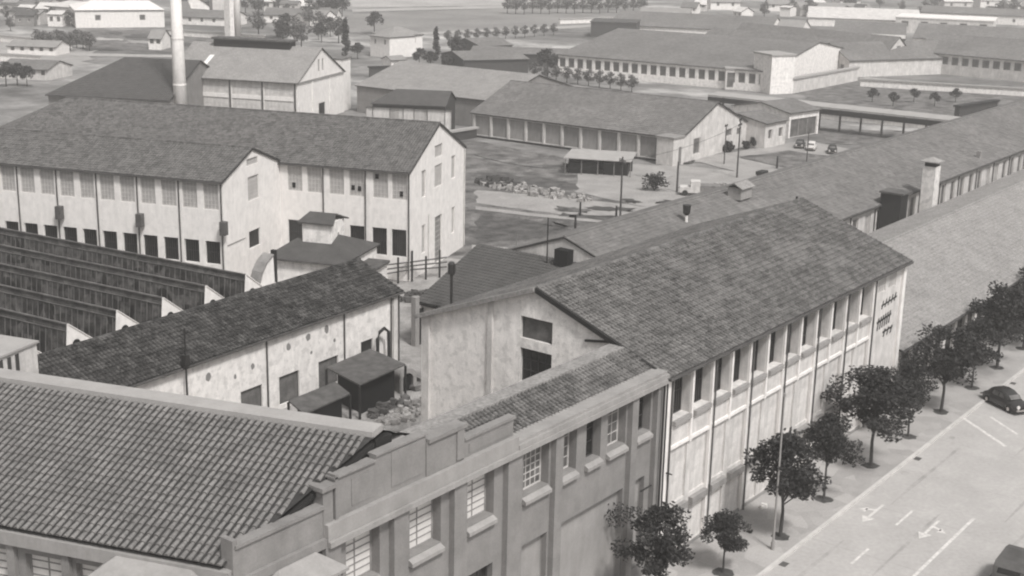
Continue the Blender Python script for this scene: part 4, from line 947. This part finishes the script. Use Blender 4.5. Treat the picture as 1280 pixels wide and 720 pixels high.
fh('works_hall', 'narrow far gabled hall with round-headed pale front left of the ribbon-windowed store', 'works', (1105, 93), (1135, 90), 50, 5, 9, 'white', 'tile_far', 1, (5.2, 6.8), 1.6, axis='y')
fh('ribbon_store', 'far low store with ribbon of dark windows at the upper right', 'store', (1136, 89), (1290, 104), 26, 5.2, 9, 'white', 'tile_far', 12, (2.4, 4.5), 1.9, 'far')
fh('skyline_hall', 'long pale-roofed far hall beneath the top right edge', 'works', (1010, 32), (1150, 37), 30, 3, 6, 'gable_grey', 'white', 0)
fh('skyline_hall', 'short white far hall with a chimney-like block at its left end', 'works', (1118, 40), (1240, 46), 20, 5, 5.3, 'white', 'white_clean', 5, (2, 4), 2.4, 'far', flat=True)
fh('works_hall', 'dim far hall below the long pale-roofed one', 'works', (1040, 62), (1130, 66), 30, 4, 7.5, 'gable_grey', 'tile_far', 8, (2.5, 5), 3)
fh('works_shed', 'wide far roof with a dark notch at its left end beside the avenue', 'works', (760, 42), (960, 52), 30, 3, 6.5, 'gable_grey', 'tile_far', 0)
fh('dark_shed', 'small flat dark far shed under the avenue trees', 'shed', (738, 46), (795, 48), 14, 4.5, 5, 'frame_dark', 'tile_brown', flat=True)
fh('long_roof', 'low dark-mouthed far shed right of the dark round trees', 'shed', (580, 94), (660, 92), 16, 3.5, 4.8, 'frame_dark', 'tile_far', 0)
fh('long_roof', 'low far shed with a thin pale roof right of the villa', 'shed', (588, 80), (705, 84), 12, 3, 4.0, 'frame_dark', 'tile_far', 0)
# platform canopy
pc = thing('platform_canopy', 'very long flat pale platform canopy on posts with dark underside crossing the far yard', 'canopy', tuple(G(893, 130)))
a = G(885, 118, 4.5); b = G(1195, 151, 4.5); v = b - a; base = Vector(pc.location); nrm = Vector((-v.y, v.x, 0)).normalized()
if nrm.x < 0: nrm = -nrm
c = MB(); slab(c, a - base, b - base, b - base + nrm * 3.8 + Vector((0, 0, .25)), a - base + nrm * 3.8 + Vector((0, 0, .25)), .3); c.build('roof', M['concrete'], pc)
MB().poly([(a - base - nrm * .02 + Vector((0, 0, -.36))), (b - base - nrm * .02 + Vector((0, 0, -.36))), (b - base - nrm * .02 + Vector((0, 0, -1.3))), (a - base - nrm * .02 + Vector((0, 0, -1.3)))]).build('valance', M['dark'], pc)
for k in range(12):
    p = a.lerp(b, (k + .5) / 12) - base + nrm * 2.5; MB().box(p.x - .15, p.y - .15, -.05, p.x + .15, p.y + .15, 4.1).build('post', M['wood'], pc)
fh('yard_wall', 'low pale wall crossing the yard in front of the platform canopy', 'wall', (1025, 148), (1175, 163), .5, 1.2, 1.3, 'white', 'concrete', flat=True)
fh('coping_wall', 'dark low wall end right of the platform canopy', 'wall', (1198, 150), (1246, 142), 1, 2.4, 2.5, 'frame_dark', 'dark', flat=True)
# villa
fh('villa', 'white two-storey country villa with low hipped roof among dark trees', 'house', (488, 71), (528, 69), 9, 5.6, 7.2, 'white_clean', 'tile_pale', 2, (3.3, 4.6), .8, 'far', hip=(4, 4), ewin=2)
fh('villa_wing', 'left white wing of the villa with small windows', 'house', (463, 70), (487, 73), 9, 5.4, 6.7, 'white_clean', 'tile_pale', 2, (3.3, 4.6), .8, 'far', hip=(3, 3))
fh('porch', 'little white outhouse in front of the villa', 'outhouse', (489, 92), (507, 91), 4, 3.2, 3.9, 'white_clean', 'tile_pale', 2, (1.2, 2.4), .6, 'far')
fh('garden_wall', 'dark garden wall below the villa', 'wall', (462, 97), (512, 96), .6, 2.2, 2.3, 'frame_dark', 'dark', flat=True)
# white warehouse, top left
fh('white_warehouse', 'long bright white warehouse with two small square windows at the upper left', 'warehouse', (95, 35), (206, 34), 26, 5.4, 7.4, 'white_clean', 'white_clean', 2, (2.2, 3.9), 1.8, 'far', hip=(6, 3))
fh('white_warehouse', 'lower white shed joined to the left of the bright warehouse', 'warehouse', (58, 24), (96, 27), 20, 4.4, 5.6, 'white_clean', 'white', 0)
fh('dark_hall', 'brownish gabled hall right of the bright warehouse behind the chimney', 'hall', (225, 20), (262, 20), 20, 3.5, 7, 'gable_grey', 'tile_brown', 0, axis='y')
fh('pale_block', 'pale block with a row of windows left of the slender far chimney', 'block', (266, 16), (290, 16), 14, 9, 9.3, 'white', 'concrete', 4, (5, 7), .9, 'farpale', flat=True)
random.seed(77)
cot = [('white cottage at the upper left edge of the picture', 4, 22, 16), ('pale cottage with grey roof left of the white warehouse', 22, 40, 24), ('tiny white cottage below the lower white shed', 60, 78, 33), ('small cottage by the hedge at the far left', 34, 50, 31),
       ('small white cottage right of the pale block', 330, 348, 14), ('grey cottage in the trees above the powerhouse', 350, 372, 18), ('hazy white cottage at the top edge near the avenue', 868, 882, 14), ('long pale cottage at the top edge right of the avenue', 888, 925, 12),
       ('pale far house among trees at the top right', 1180, 1215, 12), ('far white house at the top right corner', 1225, 1262, 10), ('small hazy house above the pale-roofed hall', 960, 985, 14), ('faint house near the skyline right of centre', 1050, 1075, 9),
       ('tiny white house left of the chimney among bushes', 186, 202, 62), ('faint white house at the top edge left of the far chimney', 120, 150, 3)]
for l, a, b, y in cot: fh('cottage', l, 'house', (a, y), (b, y + .5), 7, random.uniform(2.8, 3.8), random.uniform(4.4, 5.4), random.choice(['white_clean', 'white', 'gable_grey']), random.choice(['tile_pale', 'tile_far', 'white']), 2, (1.5, 3), 1.2, 'far', group='far cottages')
for i, (a, b, W_, e, r_, wm, rm, l) in enumerate((
    ((600, 72), (640, 70), 14, 3, 4.5, 'frame_dark', 'tile_far', 'short dark-walled roof between the round trees and the long far sheds'),
    ((880, 44), (1000, 50), 20, 3, 5.5, 'gable_grey', 'tile_pale', 'long pale roof far behind the square tower block'),
    ((1140, 64), (1280, 72), 22, 4, 7.5, 'gable_grey', 'tile_far', 'far hall roof just above the ribbon-windowed store'),
    ((1000, 20), (1090, 22), 16, 3, 5, 'white', 'tile_pale', 'thin hazy hall at the top edge right of centre'),
    ((1150, 26), (1280, 32), 16, 3.5, 5.5, 'gable_grey', 'tile_far', 'hazy long roof above the short white far hall'),
    ((800, 26), (862, 28), 12, 2.6, 4.6, 'gable_grey', 'tile_pale', 'faint low roof at the end of the avenue'),
    ((0, 16), (56, 18), 14, 3, 5, 'white', 'tile_far', 'long low roof at the top left edge'),
    ((215, 30), (290, 33), 12, 2.6, 4.5, 'gable_grey', 'tile_far', 'low roof crossing behind the two chimneys'),
    ((330, 28), (420, 30), 12, 2.6, 4.5, 'gable_grey', 'tile_far', 'long low roof in the wood above the powerhouse gable'),
    ((0, 98), (60, 101), 10, 2.4, 3.8, 'white', 'tile_far', 'low roof at the left edge beyond the dark clump of trees'),
    ((10, 68), (70, 70), 8, 2.2, 3.4, 'white_clean', 'tile_pale', 'pale long shed on the bare ground at the far left'))):
    fh('long_roof', l, 'shed', a, b, W_, e, r_, wm, rm, 5, (1, 2.2), 1.1, 'far')
random.seed(1234)
for i in range(34):
    px_, py_ = (random.uniform(0, 420), random.uniform(2, 34)) if i % 2 else (random.uniform(850, 1275), random.uniform(2, 24))
    w_px = random.uniform(8, 26)
    fh('cottage', 'small hazy roof among the crowd of far low buildings', 'house', (px_, py_), (px_ + w_px, py_ + random.uniform(-1, 1.5)), random.uniform(6, 12), random.uniform(2.4, 3.6), random.uniform(3.8, 5.4),
       random.choice(['white_clean', 'white', 'gable_grey', 'grey']), random.choice(['tile_pale', 'tile_far', 'tile_brown', 'white']), random.choice((0, 2, 3)), (1.2, 2.2), .9, 'far', group='crowd of far low buildings')
for i, (a, b, l) in enumerate((((0, 52), (88, 60), 'long low garden wall crossing the pale ground at the far left'), ((210, 44), (330, 52), 'low grey wall running behind the powerhouse ridge'), ((0, 76), (50, 79), 'short pale wall at the left edge above the dark clump'),
        ((700, 30), (860, 24), 'faint field wall below the avenue'), ((1075, 108), (1290, 121), 'pale boundary wall beyond the grass right of the works'), ((560, 178), (596, 172), 'short dark wall between the white gable and the yard store'))):
    fh('field_wall', l, 'wall', a, b, .5, 1.5, 1.6, 'gable_grey' if i != 5 else 'frame_dark', 'concrete', flat=True)
# far fields and tracks
patch('field', [(430, 18), (640, 10), (900, 16), (880, 34), (640, 38), (520, 44), (430, 40)], 'field', .0, j=2)
patch('track', [(440, 12), (640, 7), (640, 10), (440, 15)], 'fieldp', .06, j=.3)
patch('field', [(440, -12), (760, -12), (760, 5), (640, 6), (440, 10)], 'fieldp', .02, j=2)
patch('track', [(520, 41), (700, 33), (860, 24), (860, 26), (700, 36), (520, 44)], 'fieldp', .06, j=.4)
patch('track', [(610, 60), (690, 57), (690, 60), (610, 63)], 'fieldp', .06, j=.3)
patch('bare_ground', [(-40, 45), (60, 44), (120, 62), (110, 80), (60, 88), (-40, 92)], 'dirt', .0, j=2)
patch('field', [(90, 38), (210, 37), (330, 50), (330, 62), (210, 66), (120, 60), (60, 48)], 'grassy', .02, j=2)
patch('field', [(1000, 112), (1080, 103), (1290, 108), (1290, 150), (1200, 150), (1010, 128)], 'grassy', .02, j=1)
patch('track', [(1080, 97), (1290, 112), (1290, 118), (1075, 102)], 'fieldp', .05, j=.4)
patch('field', [(1025, 160), (1180, 166), (1140, 182), (1030, 180)], 'grassy', .03, j=.5)
patch('track', [(0, 62), (60, 66), (210, 69), (330, 71), (330, 73.5), (210, 72), (60, 70), (0, 67)], 'fieldp', .06, j=.3)
random.seed(55)
for i in range(16):
    px_ = random.uniform(0, 330); py_ = random.uniform(36, 96) if px_ < 60 else random.uniform(36, 66); w_ = random.uniform(12, 50)
    patch('bare_ground', [(px_, py_), (px_ + w_, py_ + 1), (px_ + w_ * 1.1, py_ + 4), (px_ - 4, py_ + 3.5)], random.choice(['dirt', 'fieldp', 'grassd', 'grassy', 'grassd']), .08 + i * .006, j=1.2)
for i in range(16):
    px_ = random.uniform(600, 860); py_ = random.uniform(195, 290); w_ = random.uniform(10, 60)
    patch('weeds', [(px_, py_), (px_ + w_, py_ + 3), (px_ + w_ * .9, py_ + 7), (px_ - 3, py_ + 4)], random.choice(['grassd', 'grassd', 'dirt', 'soil', 'grassy']), .05 + i * .004, j=.7)
# far trees
def far_proto(name, h, r, m, seed, conic=False):
    random.seed(seed); t = thing(name, '', 'tree', (0, 0, 0)); tk = MB().tube([(0, 0, 0), (0, 0, h * .7)], [.25, .1], 6); c = MB()
    for i in range(18):
        f = random.random(); a = i * 2.4; rr = r * ((1 - f) * .7 if conic else math.sin(math.pi * (f * .8 + .15))) * random.uniform(.2, .9)
        leaf_cloud(c, (rr * math.cos(a), rr * math.sin(a), h * ((.12 if conic else .35) + (.85 if conic else .55) * f)), (r * .35, r * .35, h * .12), 32, .5)
    tk.build('trunk', M['bark'], t); c.build('crown', M[m], t); return t
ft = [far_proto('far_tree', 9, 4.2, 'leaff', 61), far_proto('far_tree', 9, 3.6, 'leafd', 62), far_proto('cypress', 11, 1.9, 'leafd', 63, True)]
fu = set()
def ftree(k, px, py, s, label, group=None):
    if k in fu: o = copy_tree(ft[k])
    else: o = ft[k]; fu.add(k)
    p = G(px, py); o.location = (p.x, p.y, 0); o.scale = (s, s, s); o.rotation_euler.z = px; o['label'] = label
    if group: o['group'] = group
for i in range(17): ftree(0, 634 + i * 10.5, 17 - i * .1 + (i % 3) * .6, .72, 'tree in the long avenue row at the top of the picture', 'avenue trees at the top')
for i in range(10): ftree(0, 668 + i * 13.5, 98 + i * 1.9, .42, 'small tree in the row before the far works range', 'trees before the works range')
for i in range(12): ftree(0, 560 + i * 12, 54 - i * .9, .42, 'thin young tree in the faint row right of the villa', 'faint tree row beyond the villa')
ftree(2, 432, 72, .95, 'tall dark cypress left of the villa'); ftree(2, 545, 76, .8, 'dark cypress right of the villa')
ftree(1, 570, 78, .75, 'large dark round tree right of the villa cypress'); ftree(1, 447, 74, .5, 'dark bush-like tree between cypress and villa'); ftree(1, 524, 84, .55, 'dark tree at the right foot of the villa')
ftree(1, 468, 42, .8, 'grey round tree above the left of the villa roof'); ftree(1, 684, 98, .8, 'dark tree at the left end of the works range')
ftree(1, 538, 86, .5, 'dark low tree between the villa and the round tree'); ftree(1, 558, 90, .5, 'dark low tree before the large round tree')
for i, (a, b, s, k) in enumerate(((8, 108, .6, 1), (22, 107, .55, 1), (34, 108, .5, 1))): ftree(k, a, b, s, 'dark tree in the clump beyond the left end of the long range', 'clump at the far left')
for i in range(9): ftree(0, 48 + i * 8, 60 + (i % 3) * 2, .55, 'scrubby tree in the hedge below the white warehouse', 'hedge trees below the warehouse')
random.seed(91)
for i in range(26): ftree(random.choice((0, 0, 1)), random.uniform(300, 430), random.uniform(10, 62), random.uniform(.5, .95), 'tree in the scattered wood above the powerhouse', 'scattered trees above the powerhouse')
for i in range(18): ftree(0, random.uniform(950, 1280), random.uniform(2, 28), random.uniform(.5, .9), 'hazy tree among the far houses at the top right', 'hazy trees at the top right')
for i in range(10): ftree(0, random.uniform(0, 90), random.uniform(6, 40), random.uniform(.4, .7), 'small tree among the cottages at the upper left', 'trees among the left cottages')
for i in range(5): ftree(1, 1090 + i * 26, 128 + (i % 2) * 5, .35, 'low bush on the grass beyond the platform canopy', 'bushes beyond the platform')
for i, a in enumerate((1095, 1132, 1180, 1205, 1228, 1252)):
    pass
for i, X in enumerate((116, 122, 131, 147, 158, 165, 171, 177, 183, 190)): 
    b = bush('dark climbing shrub in the alley against the rear hall wall', 0, 0, 3.4, 1.0, 80 + i); b.location = (X + 12, 55.2, 0); b['group'] = 'shrubs along the rear hall alley'

# ------------------------------------------------------------------ light, air
w = bpy.data.worlds.new('World'); S.world = w; w.use_nodes = True; nt = w.node_tree
sky = nt.nodes.new('ShaderNodeTexSky'); sky.sky_type = 'NISHITA'; sky.sun_disc = False
SE = R(54); SA = math.atan2(-1.0, -.42)      # direction towards the sun
sky.sun_elevation = SE; sky.sun_rotation = math.pi / 2 - SA; sky.dust_density = 4; sky.air_density = 1.5
bw = nt.nodes.new('ShaderNodeRGBToBW'); nt.links.new(sky.outputs[0], bw.inputs[0]); nt.links.new(bw.outputs[0], nt.nodes['Background'].inputs[0]); nt.nodes['Background'].inputs[1].default_value = .1
sl_ = bpy.data.lights.new('sun', 'SUN'); sl_.energy = 2.3; sl_.angle = R(9); sl_.color = (1, .985, .965)
so = bpy.data.objects.new('sun', sl_); col.objects.link(so)
dv = Vector((math.cos(SE) * math.cos(SA), math.cos(SE) * math.sin(SA), math.sin(SE))); so.rotation_euler = dv.to_track_quat('Z', 'Y').to_euler()
hz = MB().box(-1600, -1600, -1.05, 3300, 3300, 45).build('haze', M['void']); hz['kind'] = 'stuff'
hm = bpy.data.materials.new('haze'); hm.use_nodes = True; n = hm.node_tree; n.nodes.clear(); out = n.nodes.new('ShaderNodeOutputMaterial'); pv = n.nodes.new('ShaderNodeVolumePrincipled')
pv.inputs['Density'].default_value = .00055; pv.inputs['Color'].default_value = (.97, .95, .93, 1); pv.inputs['Anisotropy'].default_value = .2; n.links.new(pv.outputs[0], out.inputs['Volume']); hz.data.materials[0] = hm
S.view_settings.view_transform = 'Standard'; S.view_settings.look = 'None'; S.view_settings.exposure = 0.7; S.view_settings.gamma = 1
S.render.engine = 'CYCLES'; S.cycles.max_bounces = 6; S.cycles.volume_bounces = 1; S.cycles.filter_width = 2.1
